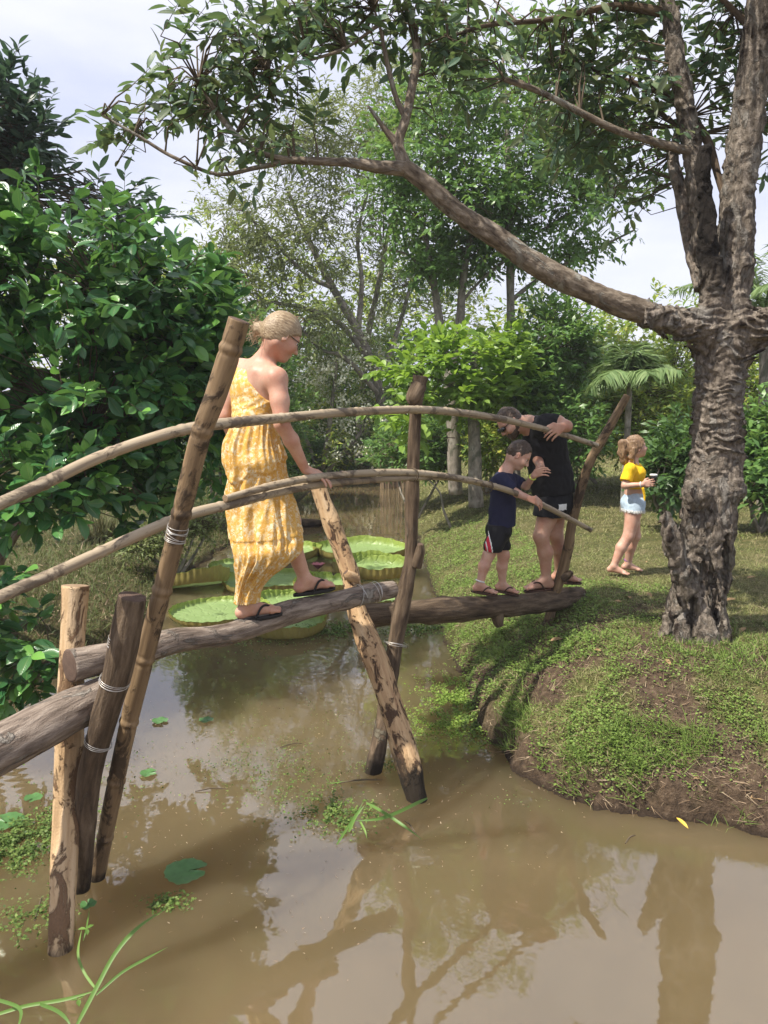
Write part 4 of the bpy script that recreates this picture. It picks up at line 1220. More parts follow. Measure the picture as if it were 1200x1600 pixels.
simple_tree('hanging_tree', P(560, 738, 24.1), 'tall pale green tree with fine leaves far behind the two grey stems', 'tree',
            [[(558, 738, 24.14, 12), (570, 560, 24.14, 11), (590, 450, 24.14, 8), (610, 350, 24.14, 5), (640, 250, 24.14, 3)]],
            [ell_px(560, 430, 24.14, 100, 90, 2.08), ell_px(640, 140, 24.14, 100, 70, 2.08), ell_px(520, 540, 22.72, 90, 50, 1.56), ell_px(880, 440, 24.14, 90, 40, 1.69), ell_px(700, 480, 23.43, 90, 60, 1.69), ell_px(350, 420, 23.43, 60, 60, 1.56)],
            1200, 13, 0.85, 0.20, 'leaf_olive', LEAF_FARL, 34, thr=0.0, gap=1.2)
small, _ = simple_tree('small_lime_tree', P(744, 790, 12.3), 'small tree with lime green large leaves and a slim grey trunk beside the crooked post', 'tree',
            [[(744, 792, 12.31, 24), (742, 720, 12.31, 20), (740, 650, 12.31, 18), (743, 590, 12.31, 15), (735, 540, 12.31, 9)], [(742, 640, 12.31, 10), (700, 600, 12.18, 7), (650, 580, 12.05, 4)], [(742, 620, 12.31, 10), (780, 580, 12.45, 7), (820, 560, 12.45, 4)]],
            [ell_px(735, 550, 12.31, 90, 40, 1.04), ell_px(740, 620, 12.45, 90, 40, 0.78), ell_px(700, 560, 12.18, 85, 45, 1.04), ell_px(780, 560, 12.45, 70, 45, 0.91), ell_px(650, 590, 11.92, 60, 45, 0.78), ell_px(720, 610, 12.18, 90, 35, 0.78), ell_px(640, 650, 11.92, 60, 45, 0.65), ell_px(800, 600, 12.58, 50, 50, 0.65)],
            600, 9, 0.32, 0.20, 'leaf_lime', LEAF_MID, 35, 'pale_trunk', 300, 0.05, 1.4, -0.12)
_, fc = simple_tree('flowering_shrub', P(500, 742, 21.5), 'white flowering shrub hanging over the far end of the pond behind the woman', 'shrub',
            [[(500, 742, 21.23, 10), (510, 700, 21.23, 8), (520, 620, 21.23, 6), (530, 540, 21.23, 3)], [(505, 742, 21.23, 8), (560, 680, 21.62, 6), (600, 620, 21.81, 3)], [(500, 742, 21.23, 7), (470, 660, 21.23, 5), (450, 570, 21.23, 3)]],
            [ell_px(480, 570, 21.62, 70, 60, 1.17), ell_px(550, 600, 22.00, 80, 60, 1.17), ell_px(500, 670, 21.23, 90, 50, 1.04), ell_px(600, 680, 21.81, 70, 45, 0.91), ell_px(580, 540, 22.77, 60, 40, 1.04), ell_px(440, 640, 20.84, 60, 70, 0.91), ell_px(520, 715, 21.04, 70, 30, 0.65)],
            820, 10, 0.6, 0.19, 'leaf_yellow', LEAF_FARL, 36, 'pale_trunk', gap=1.4)
fs = _[rs.rand(len(_)) < 0.2] if False else fc[np.random.RandomState(4).rand(len(fc)) < 0.34]
k = np.repeat(fs, 26, 0) + np.random.RandomState(5).randn(len(fs) * 26, 3) * 0.09 + [0, -0.2, 0.06]
ra_ = np.random.RandomState(6)
fl = merged('white_blossom', LEAFLET, k, ra_.randn(len(k), 3), ra_.randn(len(k), 3) + [0, 0, 1], ra_.uniform(.06, .11, len(k)), MAT['petal'], bpy.data.objects['flowering_shrub'], kind='stuff')

# shrubs along the back of the lawn and the pond
BUSH = [
 ('bush', (935, 700, 15.5), [(930, 600, 15.5, 80, 80, 1.3), (890, 660, 15, 60, 70, 1.0)], 700, 'leaf_yellow', .12, 'yellowish green bush behind the bent man', 'yellow'),
 ('bush', (1010, 740, 14.5), [(1010, 650, 14.5, 80, 85, 1.2), (980, 580, 15.5, 70, 50, 1.0)], 800, 'leaf_yellow', .12, 'yellowish green bush behind the girl', ''),
 ('bush', (905, 740, 12.5), [(900, 680, 12.5, 50, 70, .8), (850, 640, 12.8, 60, 60, .8)], 480, 'leaf_bright', .12, 'mid green bush between the bent man and the slanting thin post', ''),
 ('bush', (870, 600, 13), [(860, 530, 13, 70, 70, 1.0), (820, 590, 12.8, 50, 60, .8), (905, 560, 13.3, 50, 50, .8)], 620, 'leaf_bright', .14, 'taller green bush above the bent man', ''),
 ('bush', (1050, 800, 9.6), [(1045, 735, 9.6, 42, 55, .55), (1065, 690, 9.8, 40, 45, .5)], 360, 'leaf_dark', .12, 'dark leaved bush beside the girl, left of the big trunk', ''),
 ('bush', (1190, 800, 9.5), [(1190, 740, 9.5, 50, 60, .6), (1230, 700, 9.7, 70, 90, .7), (1195, 680, 9.8, 40, 50, .5)], 420, 'leaf_bright', .14, 'leafy green bush at the right edge behind the big trunk', ''),
 ('bush', (1190, 700, 14), [(1190, 560, 14, 60, 70, 1.1), (1180, 640, 14, 50, 60, 1.0), (1250, 600, 14, 70, 90, 1.2)], 520, 'leaf_yellow', .12, 'pale yellowish bush beyond the big trunk at the right edge', ''),
 ('bush', (1060, 740, 16), [(1055, 560, 16, 60, 60, 1.2), (1080, 640, 16, 60, 80, 1.2)], 520, 'leaf_yellow', .13, 'yellowish bush just left of the big trunk, under the long branch', ''),
 ('bush', (345, 780, 12.5), [(350, 690, 12.5, 70, 90, .9), (330, 610, 12.5, 60, 80, .9), (375, 750, 12.5, 45, 55, .6)], 620, 'leaf_dark', .13, 'dark small leaved bush on the left bank behind the tall bamboo post', ''),
 ('bush', (425, 760, 17.5), [(420, 640, 17.5, 70, 90, 1), (400, 560, 17.5, 60, 60, 1), (440, 725, 17.5, 40, 40, .8)], 480, 'leaf_bright', .13, 'mid green bush behind the woman on the left bank', ''),
 ('bush', (650, 760, 14), [(660, 700, 14.5, 60, 50, .8), (610, 700, 15, 40, 40, .8), (690, 680, 14.5, 40, 60, .8)], 380, 'leaf_bright', .13, 'green bush beyond the far end of the pond', ''),
 ('bush', (760, 760, 14), [(770, 690, 14, 55, 60, .8), (800, 640, 14.5, 60, 60, .9)], 420, 'leaf_yellow', .13, 'pale green bush behind the slim grey trunk', ''),
 ('bush', (390, 760, 16), [(395, 560, 16, 60, 80, 1.1), (420, 650, 16, 50, 80, 1), (340, 520, 16, 60, 70, 1.1)], 700, 'leaf_bright', .15, 'tall green bush filling the gap between the dark left tree and the woman', ''),
 ('bush', (560, 760, 25), [(470, 600, 25, 90, 100, 1.6), (600, 610, 25, 90, 100, 1.6)], 800, 'leaf_bright', .22, 'tall loose green bush behind the white flowers', ''),
 ('bush', (490, 760, 22.5), [(500, 715, 22.5, 60, 30, .9), (460, 722, 21.5, 45, 28, .8)], 500, 'leaf_dark', .17, 'dark green bush under the white flowering shrub at the pond end', ''),
 ('bush', (585, 750, 24), [(570, 712, 24, 70, 32, 1.1), (640, 708, 24, 60, 36, 1.1), (500, 700, 25, 50, 40, 1.1)], 600, 'leaf_bright', .2, 'low green bush behind the dry reeds', ''),
 ('bush', (270, 870, 9.3), [(250, 838, 9.2, 45, 26, .5), (315, 815, 9.8, 40, 25, .5), (215, 850, 9.0, 40, 22, .4)], 380, 'leaf_olive', .06, 'low tangled greyish brush on the left bank edge behind the bamboo post', ''),
]
for i, (nm, b, es, n, mt, ll, lab, _x) in enumerate(BUSH):
    bb = P(*b)
    bb[2] = float(height(bb[0], bb[1]))
    t = Tree(nm, bb, lab, 'bush')
    r = np.random.RandomState(50 + i)
    el = [ell_px(*e) for e in es]
    for c, rad in el:
        for _k in range(1 + (c[1] < 13)):
            q = c + r.randn(3) * rad * 0.3
            t.limb([(*bb, .03), (*((bb + q) / 2 + r.randn(3) * .1), .02), (*q, .008)], 'pale_trunk', 'stem', nseg=6, step=0.2, world=True, amp=0.001)
    cen, outd = attract(el, int(n * 1.2), r, 0.4, 1.2, -0.25, 0.12)
    pos, f, up, size, ro, ti = clusters(cen, outd, r, 10, 0.34, ll * 1.15, 0.1, 0.9, 0.9, 0.35)
    crown(t, LEAF_FAR, pos, f, up, size, mt, 0)
    twigs(t, ro, ti, r, 0.006, 'twig', 0.35, maxlen=0.5)

# far wood closing the view: reads as one mass
r = np.random.RandomState(90)
ells = []
for a in np.linspace(-60, 60, 46):
    d = 24 + 6 * r.rand()
    h = 3.2 + 2.0 * r.rand() + (2.5 if a < 5 else 0)
    x, y = d * math.tan(R(a)) if abs(a) < 50 else d * math.tan(R(a)) * 0.8, d
    ells.append((np.array([x, y, 0.5 + h * 0.5]), np.array([2.2, 1.5, h * 0.62])))
cen, outd = attract(ells, 7500, r, 0.6, 0.6, -0.4, 0.2)
pos, f, up, size, ro, ti = clusters(cen, outd, r, 11, 0.8, 0.30, 0.15, 0.9, 0.9, 0.35)
V = place(LEAF_FAR[0], pos, f, up, size)
part('far_wood', V, [rep(LEAF_FAR[1], len(pos), 4)], MAT['leaf_yellow'], None, uv=np.tile(LEAF_FAR[2], (len(pos), 1)), kind='stuff')
V = []
zt = [0.0, 2.2]
xx = np.linspace(-60, 60, 60)
top = 2.6 + 0.8 * np.array([perlin(np.array([x * .2, 3.0, 1.0])) for x in xx])
yy = 29 + 2 * np.array([perlin(np.array([x * .1, 9.0, 1.0])) for x in xx])
Vh = np.concatenate([np.stack([xx, yy, 0 * xx + .2], 1), np.stack([xx, yy + .6, top], 1), np.stack([xx, yy + 3, top], 1), np.stack([xx, yy + 3.6, 0 * xx + .2], 1)])
F = np.concatenate([np.stack([np.arange(59) + k * 60, np.arange(1, 60) + k * 60, np.arange(1, 60) + (k + 1) * 60, np.arange(59) + (k + 1) * 60], 1) for k in range(3)])
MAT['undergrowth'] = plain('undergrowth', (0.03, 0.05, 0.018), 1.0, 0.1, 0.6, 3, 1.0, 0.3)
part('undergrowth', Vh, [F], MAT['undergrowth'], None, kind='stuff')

# ---- coconut palms
def frond(parent, base, d0, L, r, droop=0.9, n=42, lw=0.03, ll=0.45, name='frond'):
    t = np.linspace(0, 1, 14)
    d0 = nrm(d0)
    C = base + d0 * (L * t)[:, None] - np.array([0, 0, 1]) * (droop * L * t ** 2.2 * 0.6)[:, None]
    B = Batch()
    V, Fs, tc = tube(C, np.interp(t, [0, 1], [0.022, 0.004]) * (L / 2.0), nseg=5, step=0.15, cap=False)
    B.add(V, Fs, tc)
    s = np.linspace(0.12, 0.99, n)
    Pp = np.stack([np.interp(s, t, C[:, k]) for k in range(3)], 1)
    T = nrm(np.gradient(Pp, axis=0))
    side = nrm(np.cross(T, [0, 0, 1.0]))
    for sg in (-1, 1):
        f = nrm(T * 0.75 + side * sg * 0.9 + np.array([0, 0, -0.45]) + 0.10 * r.randn(n, 3))
        ln = ll * np.sin(PI * (0.12 + 0.83 * s)) ** 0.6 * r.uniform(.85, 1.1, n)
        V = place(np.array([(-.5, 0, 0), (.5, 0, 0), (-.45, .45, .03), (.45, .45, .03), (0, 1, -.22)], float), Pp, f, np.array([0, 0, 1]) + 0 * f + 0.3 * r.randn(n, 3), ln, np.full(n, lw))
        B.add(V, [rep(np.array([(0, 1, 3, 2)]), n, 5), rep(np.array([(2, 3, 4)]), n, 5)])
    return B.build(name, MAT['palm'], parent)
def palm(crownp, base, label, L, nf, seed, group=None, tr=0.09):
    r = np.random.RandomState(seed)
    t = Tree('coconut_palm', base, label, 'palm', group)
    t.limb([(*base, tr * 1.3), (*((base + crownp) / 2), tr), (*crownp, tr * .8)], 'pale_trunk', 'trunk', nseg=12, step=0.15, world=True)
    for i in range(nf):
        a = i * 2.39996 + r.rand() * .3
        el = R(r.uniform(20, 86))
        frond(t.e, crownp, np.array([math.cos(a) * math.cos(el), math.sin(a) * math.cos(el), math.sin(el)]), L * r.uniform(.8, 1.1), r, r.uniform(.5, 1.0))
cp = P(984, 592, 11.5); bp = cp.copy(); bp[2] = 0.5
palm(cp, bp, 'young coconut palm with arching feathery fronds above the bushes', 0.85, 17, 7, tr=.05)
cp = P(1195, 490, 11.5); bp = cp + [0.3, 0.2, 0]; bp[2] = 0.5
palm(cp, bp, 'coconut palm at the right edge half hidden by the big trunk', 1.9, 15, 8)
# a palm close to the camera's right, only its hanging frond is in the picture
cp = np.array([2.95, 4.5, 5.6]); bp = np.array([4.4, 4.9, 0.6])
r = np.random.RandomState(12)
t = Tree('coconut_palm', bp, 'palm whose hanging frond tips enter the picture at the top right corner', 'palm')
t.limb([(*bp, .14), (4.1, 4.8, 3.0, .11), (*cp, .09)], 'pale_trunk', 'trunk', nseg=12, step=0.15, world=True)
for i in range(9):
    a = i * 2.39996 + 0.4
    frond(t.e, cp, np.array([math.cos(a), math.sin(a), 0.6]), 1.8, r, 0.9, 60, 0.018, 0.75)
# ------------------------------------------------------------------ people: smooth bodies from blended volumes, meshed with surface nets
def skinmat(name, col):
    m = NT(name)
    v = m.obj()
    c = m.mix(m.ramp(m.noise(v, 9, 5, 0.65), [(0.35, 0.0), (0.65, 1.0)]), col, (col[0] * 0.82, col[1] * 0.66, col[2] * 0.62))
    c = m.mix(m.ramp(m.noise(v, 160, 2), [(0.6, 0.0), (0.75, 0.35)]), c, (col[0] * .6, col[1] * .45, col[2] * .4))
    return m.done(m.pbr(c, 0.5, m.bump(m.noise(v, 120, 2), 0.08, 0.002), 0.4, Subsurface_Weight=0.12, Subsurface_Scale=0.02))
MAT['skin'] = skinmat('skin', (0.56, 0.345, 0.25))
MAT['skin_pale'] = skinmat('pale_skin', (0.58, 0.37, 0.28))
def cloth(name, col, ro=0.85, sc=18, var=0.12):
    m = NT(name)
    v = m.obj()
    a = m.noise(v, sc, 3)
    c = m.mix(a, tuple(x * (1 - var) for x in col), tuple(x * (1 + var) for x in col))
    return m.done(m.pbr(c, ro, m.bump(m.math('ADD', m.noise(v, 11, 3), m.math('MULTIPLY', m.noise(v, 400, 2), 0.1)), 0.5, 0.02), 0.2))
MAT['navy'] = cloth('navy_cotton', (0.022, 0.024, 0.055))
MAT['black'] = cloth('black_cotton', (0.016, 0.016, 0.018))
MAT['black_short'] = cloth('black_shorts', (0.010, 0.010, 0.012), 0.6)
MAT['yellow'] = cloth('mustard_cotton', (0.80, 0.50, 0.02))
MAT['denim'] = cloth('pale_denim', (0.42, 0.52, 0.62), 0.85, 40, 0.35)
MAT['white'] = cloth('white_cloth', (0.75, 0.75, 0.73))
MAT['red'] = cloth('red_cloth', (0.55, 0.035, 0.06))
MAT['rubber'] = plain('black_rubber', (0.015, 0.014, 0.014), 0.6)
MAT['rubber_brown'] = plain('brown_sandal', (0.06, 0.03, 0.02), 0.6)
MAT['purple'] = plain('purple_band', (0.25, 0.08, 0.3), 0.6)
MAT['band_green'] = plain('lime_band', (0.5, 0.62, 0.1), 0.6)
MAT['lens'] = plain('dark_lens', (0.02, 0.02, 0.02), 0.1, 0.6)
MAT['eye'] = plain('eye_white', (0.75, 0.72, 0.70), 0.2)
def hairmat(name, c1, c2, c3, strands=(0, 0, 1)):
    m = NT(name)
    v = m.tc()
    a = m.noise(m.map(v, (1, 1, .08)), 160, 4, 0.6)
    b = m.noise(m.map(v, (1, 1, .3)), 22, 3, 0.6)
    c = m.mix(b, m.ramp(a, [(0.3, c1), (0.5, c2), (0.7, c3)]), c1)
    return m.done(m.pbr(c, 0.45, m.bump(a, 0.8, 0.004), 0.4))
MAT['blonde'] = hairmat('ash_blonde_hair', (0.16, 0.105, 0.06), (0.44, 0.33, 0.20), (0.70, 0.58, 0.40))
MAT['brown_hair'] = hairmat('short_brown_hair', (0.035, 0.022, 0.014), (0.085, 0.055, 0.036), (0.15, 0.10, 0.07))
MAT['girl_hair'] = hairmat('dark_blonde_hair', (0.12, 0.07, 0.04), (0.32, 0.20, 0.11), (0.58, 0.42, 0.25))

X3, Z3 = np.array([1.0, 0, 0]), np.array([0, 0, 1.0])
def basis(f, up=Z3):
    f = nrm(f); r = nrm(np.cross(f, up)); u = np.cross(r, f)
    return f, r, u

def hand(B, W, K, side, curl, s=1.0, b=0.6, L=(.042, .027, .02), k=0.004, thumb=1.0, spread=0.02):
    """palm and five fingers; side points to the thumb, curl is where the fingers bend"""
    W, K = np.asarray(W, float), np.asarray(K, float)
    f = nrm(K - W); side = nrm(side - f * np.dot(side, f)); curl = nrm(curl)
    ln = (1.0, 1.08, 1.0, 0.8)
    for i in range(4):
        o = (1.5 - i) * spread * s
        kn = K + side * o - f * (0.006 * s * (i in (0, 3))) - f * (0.008 * s * (i == 3))
        B.cap(W + side * o * 0.55, kn, 0.0125 * s, 0.0105 * s, 0.012 * s)
        p, a = kn, b * (0.7 + 0.12 * i)
        for j in range(3):
            dr = nrm(f * math.cos(a) + curl * math.sin(a) + side * (1.5 - i) * 0.06)
            q = p + dr * L[j] * s * ln[i]
            B.cap(p, q, (0.0092 - 0.0011 * j) * s, (0.0084 - 0.0011 * j) * s, k)
            p, a = q, a + b * 0.8
    t0 = W + f * 0.02 * s + side * 0.022 * s
    t1 = t0 + (f * 0.55 + side * 0.75 * thumb + curl * 0.35) * 0.036 * s
    t2 = t1 + (f * 0.8 + side * 0.15 + curl * 0.55) * 0.03 * s
    t3 = t2 + (f * 0.75 + curl * 0.65) * 0.022 * s
    B.cap(W + f * .006, t0, 0.014 * s, 0.014 * s, 0.01); B.chain([t0, t1, t2, t3], [0.0135 * s, 0.0105 * s, 0.0095 * s, 0.0075 * s], k)

def foot_(B, A, f, s=1.0, heel_up=0.0):
    """A ankle joint; f horizontal toe direction; sole lies 0.075*s below the ankle"""
    f, r, u = basis(f)
    sole = A - u * 0.075 * s
    heel = sole - f * 0.035 * s + u * 0.028 * s
    ball = sole + f * 0.125 * s + u * 0.018 * s
    B.cap(A, heel, 0.033 * s, 0.030 * s, 0.02 * s)
    B.cap(A - u * .01 * s, ball + u * .006 * s, 0.032 * s, 0.020 * s, 0.02 * s)
    B.cap(heel, ball, 0.027 * s, 0.020 * s, 0.02 * s)
    B.cap(ball - r * .022 * s, ball + r * .022 * s, 0.017 * s, 0.018 * s, 0.015 * s)
    for i in range(5):
        o = (i - 2) * 0.0165 * s
        b0 = ball + r * o + f * 0.01 * s
        B.cap(b0, b0 + f * (0.042 - 0.005 * abs(i - 0.6)) * s - u * 0.006 * s, 0.0095 * s, (0.0095 if i else 0.0115) * s, 0.004)
    return sole, f, r, u

def sandal(parent, sole, f, r, u, s=1.0, mat='rubber', name='flip_flop'):
    n = 36
    th = np.linspace(0, 2 * PI, n, endpoint=False)
    y = np.cos(th) * 0.130 * s + 0.055 * s
    x = np.sin(th) * (0.036 + 0.011 * np.cos(th) - 0.004 * np.cos(2 * th)) * s
    rows = []
    for k, (z, q) in enumerate(((-0.022, .94), (-0.019, 1.0), (-0.006, 1.0), (-0.003, .96))):
        rows.append(sole + np.outer(y * (q if q < 1 else 1), f) * 1 + np.outer(x * q, r) + u * z * s)
    V = np.vstack(rows + [rows[0].mean(0)[None], rows[-1].mean(0)[None]])
    j = np.arange(n); j2 = (j + 1) % n
    Q = np.vstack([np.stack([j + i * n, j2 + i * n, j2 + (i + 1) * n, j + (i + 1) * n], 1) for i in range(3)])
    T = np.vstack([np.stack([j2, j, np.full(n, 4 * n)], 1), np.stack([j + 3 * n, j2 + 3 * n, np.full(n, 4 * n + 1)], 1)])
    o = part(name, V, [Q, T], MAT[mat], parent)
    for sg in (-1, 1):
        a = sole + f * 0.135 * s + u * 0.0 * s
        m1 = sole + f * 0.11 * s + u * 0.045 * s + r * sg * 0.012 * s
        m2 = sole + f * 0.07 * s + u * 0.05 * s + r * sg * 0.034 * s
        b_ = sole + f * 0.03 * s + r * sg * 0.040 * s - u * 0.004 * s
        V, Fs, tc = tube(np.array([a, m1, m2, b_]), np.full(4, 0.0062 * s), nseg=7, step=0.008)
        part('strap', V, Fs, MAT[mat], o, mi=[0, 0])
    return o

def head_(B, c, f, up, s=1.0, neck=None, nr=0.052, child=False):
    """c centre of the skull; f facing direction"""
    f, r, u = basis(f, up)
    ax = [f, r, u]
    ck = 0.9 if child else 1.0
    B.ell(c, ax, (.096 * s, .077 * s, .105 * s), 0.01)
    B.ell(c + f * .028 * s - u * .062 * s * ck, ax, (.062 * s, .058 * s, .062 * s), 0.03 * s)
    B.ell(c + f * .064 * s - u * .108 * s * ck, ax, (.024 * s, .026 * s, .020 * s), 0.03 * s)          # chin
    B.cap(c + f * .052 * s - u * .095 * s * ck, c - f * .02 * s - u * .07 * s + r * .052 * s, .016 * s, .016 * s, .03 * s)
    B.cap(c + f * .052 * s - u * .095 * s * ck, c - f * .02 * s - u * .07 * s - r * .052 * s, .016 * s, .016 * s, .03 * s)
    # eye sockets, brow, nose, lips, ears
    for sg in (-1, 1):
        B.ell(c + f * .099 * s + r * sg * .032 * s - u * .012 * s, ax, (.022 * s, .020 * s, .014 * s), 0.012 * s, cut=True)
        B.cap(c + f * .088 * s + r * sg * .012 * s + u * .008 * s, c + f * .076 * s + r * sg * .05 * s + u * .007 * s, .009 * s, .008 * s, .012 * s)
        B.ell(c + f * .062 * s + r * sg * .045 * s - u * .045 * s, ax, (.03 * s, .024 * s, .028 * s), 0.02 * s)
        e = c - f * .004 * s + r * sg * .079 * s - u * .022 * s
        B.ell(e, [f, nrm(r * 1.0 + f * sg * -.4), u], (.017 * s, .009 * s, .030 * s), 0.006)
        B.ell(e + r * sg * .008 * s + f * .003 * s, ax, (.008 * s, .006 * s, .017 * s), 0.005, cut=True)
    B.cap(c + f * .094 * s - u * .008 * s, c + f * .113 * s - u * .046 * s, .007 * s, .011 * s, .012 * s)
    B.cap(c + f * .098 * s - u * .050 * s + r * .010 * s, c + f * .098 * s - u * .050 * s - r * .010 * s, .008 * s, .008 * s, .008 * s)
    B.cap(c + f * .091 * s - u * .073 * s + r * .017 * s, c + f * .091 * s - u * .073 * s - r * .017 * s, .0065 * s, .0065 * s, .006 * s)
    B.cap(c + f * .088 * s - u * .084 * s + r * .015 * s, c + f * .088 * s - u * .084 * s - r * .015 * s, .0068 * s, .0068 * s, .006 * s)
    if neck is not None:
        B.cap(c - f * .025 * s - u * .06 * s, neck, nr, nr * 1.12, 0.03 * s)
    return f, r, u

def eyes(parent, c, f, r, u, s=1.0):
    for sg in (-1, 1):
        e = c + f * .080 * s + r * sg * .031 * s - u * .012 * s
        th = np.linspace(0, PI, 9)[:, None]; ph = np.linspace(0, 2 * PI, 14, endpoint=False)[None]
        x = np.cos(th) + 0 * ph; y = np.sin(th) * np.cos(ph); z = np.sin(th) * np.sin(ph)
        V = e + (x[..., None] * f + y[..., None] * r + z[..., None] * u).reshape(-1, 3) * .0115 * s
        i = np.arange(8)[:, None] * 14; j = np.arange(14)[None]; j2 = (j + 1) % 14
        Q = np.stack([i + j, i + j2, i + 14 + j2, i + 14 + j], -1).reshape(-1, 4)
        part('eye', V, [Q[:42], Q[42:]], [MAT['lens'], MAT['eye']], parent, mi=[0, 1])

def hair_tc(V, c, f, r, u, ponydir=None):
    q = V - c
    x, y, z = q @ f, q @ r, q @ u
    # strands run from the crown back and down: low-frequency axis = distance along the flow
    ang = np.arctan2(y, x + 0.02); lat = np.arctan2(np.hypot(x + .02, y), z)
    return np.stack([np.cos(ang) * .1 * 1, np.sin(ang) * .1, lat * 0.1], 1)

def eq(*rows): return [P(*q) for q in rows]

# =================================================== the woman
hW = 0.0052
jt = dict(head=P(441, 522, 4.02), neck0=P(430, 545, 4.02), neck=P(409, 572, 4.03), rsh=P(432, 592, 3.90), lsh=P(374, 578, 4.13), rel=P(440, 662, 3.84), rwr=P(477, 734, 3.97), rk=P(500, 741, 4.0),
          lel=P(352, 650, 4.12), lwr=P(372, 705, 4.28), chest=P(402, 605, 4.03), waist=P(399, 655, 4.02), hipc=P(402, 700, 4.03))
wo_e = empty('person', P(392, 968, 3.95), 'woman in a long yellow floral one-shoulder dress stepping along the middle log, seen from behind', 'person')
B = Vol(eq((330, 470, 3.75), (560, 990, 4.5), (540, 900, 4.3)), hW, 0.08)
fwd = nrm([0.62, 0.75, 0]); rt = nrm([0.75, -0.62, 0])
hf = nrm([0.80, 0.42, -0.52])
f_, r_, u_ = head_(B, jt['head'], hf, Z3, 0.98, jt['neck'], 0.044)
HC = jt['head']
# torso
B.cap(jt['neck'], jt['chest'], .055, .10, .05, (fwd, 1.1))
B.cap(jt['rsh'] - rt * .02, jt['lsh'] + rt * .02, .052, .050, .05)
B.cap(jt['chest'] - rt * .065, jt['waist'] - rt * .03, .098, .088, .04, (fwd, 1.15))
B.cap(jt['chest'] + rt * .060, jt['waist'] + rt * .03, .096, .088, .04, (fwd, 1.15))
B.cap(jt['neck'] - Z3 * .03, jt['rsh'], .045, .05, .05)
B.cap(jt['neck'] - Z3 * .03, jt['lsh'], .045, .05, .05)
B.cap(jt['waist'], jt['hipc'], .098, .12, .05)
# shoulder blade and spine relief
B.cap(jt['chest'] + rt * .06 - fwd * .06 + Z3 * .07, jt['chest'] + rt * .05 - fwd * .07 - Z3 * .0, .03, .02, .04)
# arms
B.chain([jt['rsh'], (jt['rsh'] + jt['rel']) / 2 + [.004, 0, 0], jt['rel'], jt['rel'] * .65 + jt['rwr'] * .35 + [.006, -.004, .0], jt['rwr']], [.052, .046, .037, .038, .024], .02)
B.chain([jt['lsh'], jt['lel'], jt['lwr']], [.047, .038, .026], .02)
hand(B, jt['rwr'], jt['rk'], np.array([-.15, .9, .35]), np.array([.30, -.25, -.9]), 1.0, 0.62)
hand(B, jt['lwr'], jt['lwr'] + [.05, .03, -.05], np.array([.3, .7, .6]), np.array([0.4, .1, -.8]), 1.0, .5)
# legs: rear foot planted, front leg stepping on
ank1 = P(386, 942, 3.92); ank2 = P(476, 903, 4.17)
hip1 = jt['hipc'] - rt * .05; hip2 = jt['hipc'] + rt * .03
kn1 = P(384, 830, 4.0); kn2 = P(452, 815, 4.10)
B.chain([hip1, kn1, (kn1 * .6 + ank1 * .4) - fwd * .0, ank1], [.09, .058, .052, .034], .03)
B.chain([hip2, kn2, (kn2 * .6 + ank2 * .4) - [.02, 0, 0], ank2], [.09, .058, .052, .034], .03)
s1 = foot_(B, ank1, [0.9, 0.35, 0.06], 1.0)
s2 = foot_(B, ank2, [0.85, 0.5, 0.04], 1.0)
B.build('body', MAT['skin'], wo_e)
eyes(wo_e, HC, f_, r_, u_, .98)
sandal(wo_e, *s1); sandal(wo_e, *s2)
# hair: cap swept back into a low bun
H = Vol([HC - .14, HC + .14, P(392, 515, 4.05)], 0.0035, 0.06)
H.ell(HC - f_ * .008 + u_ * .006, [f_, r_, u_], (.104, .086, .110), .005)
H.ell(HC + f_ * .085 - u_ * .055, [f_, r_, u_], (.105, .12, .088), .012, cut=True)
H.ell(HC - f_ * .02 - u_ * .125, [f_, r_, u_], (.10, .12, .06), .012, cut=True)
bun = P(407, 514, 4.05)
H.cap(HC - f_ * .06 - u_ * .0, bun + [.01, 0, 0], .05, .034, .02)
H.ell(bun, [X3, [0, 1, 0], Z3], (.044, .046, .038), .012)
H.cap(bun, bun + [-.045, 0, .012], .026, .010, .01); H.cap(bun, bun + [-.035, -.01, -.035], .022, .008, .01); H.cap(bun, bun + [-.03, -.02, .03], .02, .006, .01)
def strands(p, c=HC):
    q = p - c
    a = np.arctan2(q @ u_, q @ r_ + .001)
    return 0.0008 * np.sin(a * 34 + 3 * fbm(p * 12, 2)) + .004 * fbm(p * 14, 2)
H.fn(strands, .012)
V, Q = H.mesh()
qf = V - HC
tcv = np.stack([(qf @ r_), (qf @ u_), (qf @ f_)], 1)
part('hair', V, [Q], MAT['blonde'], wo_e, attrs={'tc': tcv})
def wisps(parent, roots, dirs, n, L, seed, mat, wid=.0013, curl=.02):
    r = np.random.RandomState(seed); Bt = Batch()
    for i in range(n):
        k = r.randint(len(roots))
        p0 = roots[k] + r.randn(3) * .012
        d = nrm(np.array(dirs[k]) + .55 * r.randn(3))
        l = L * r.uniform(.5, 1.2)
        pts = np.array([p0, p0 + d * l * .4 + r.randn(3) * curl * .4, p0 + d * l * .8 + [0, 0, -.25 * l] + r.randn(3) * curl])
        V, Fs, tc = tube(pts, [wid, wid, wid * .4], nseg=4, step=l / 5, cap=False)
        Bt.add(V, Fs, tc)
    Bt.build('loose_hair', MAT[mat], parent, kind='stuff')
wisps(wo_e, [bun, bun + [-.02, 0, .02], bun + [-.02, 0, -.02], HC - f_ * .08 - u_ * .06, HC + f_ * .03 + u_ * .10], [[-1, 0, .3], [-1, 0, .8], [-.8, 0, -.8], [-.2, 0, -1], [-.8, 0, .3]], 110, .06, 3, 'blonde')
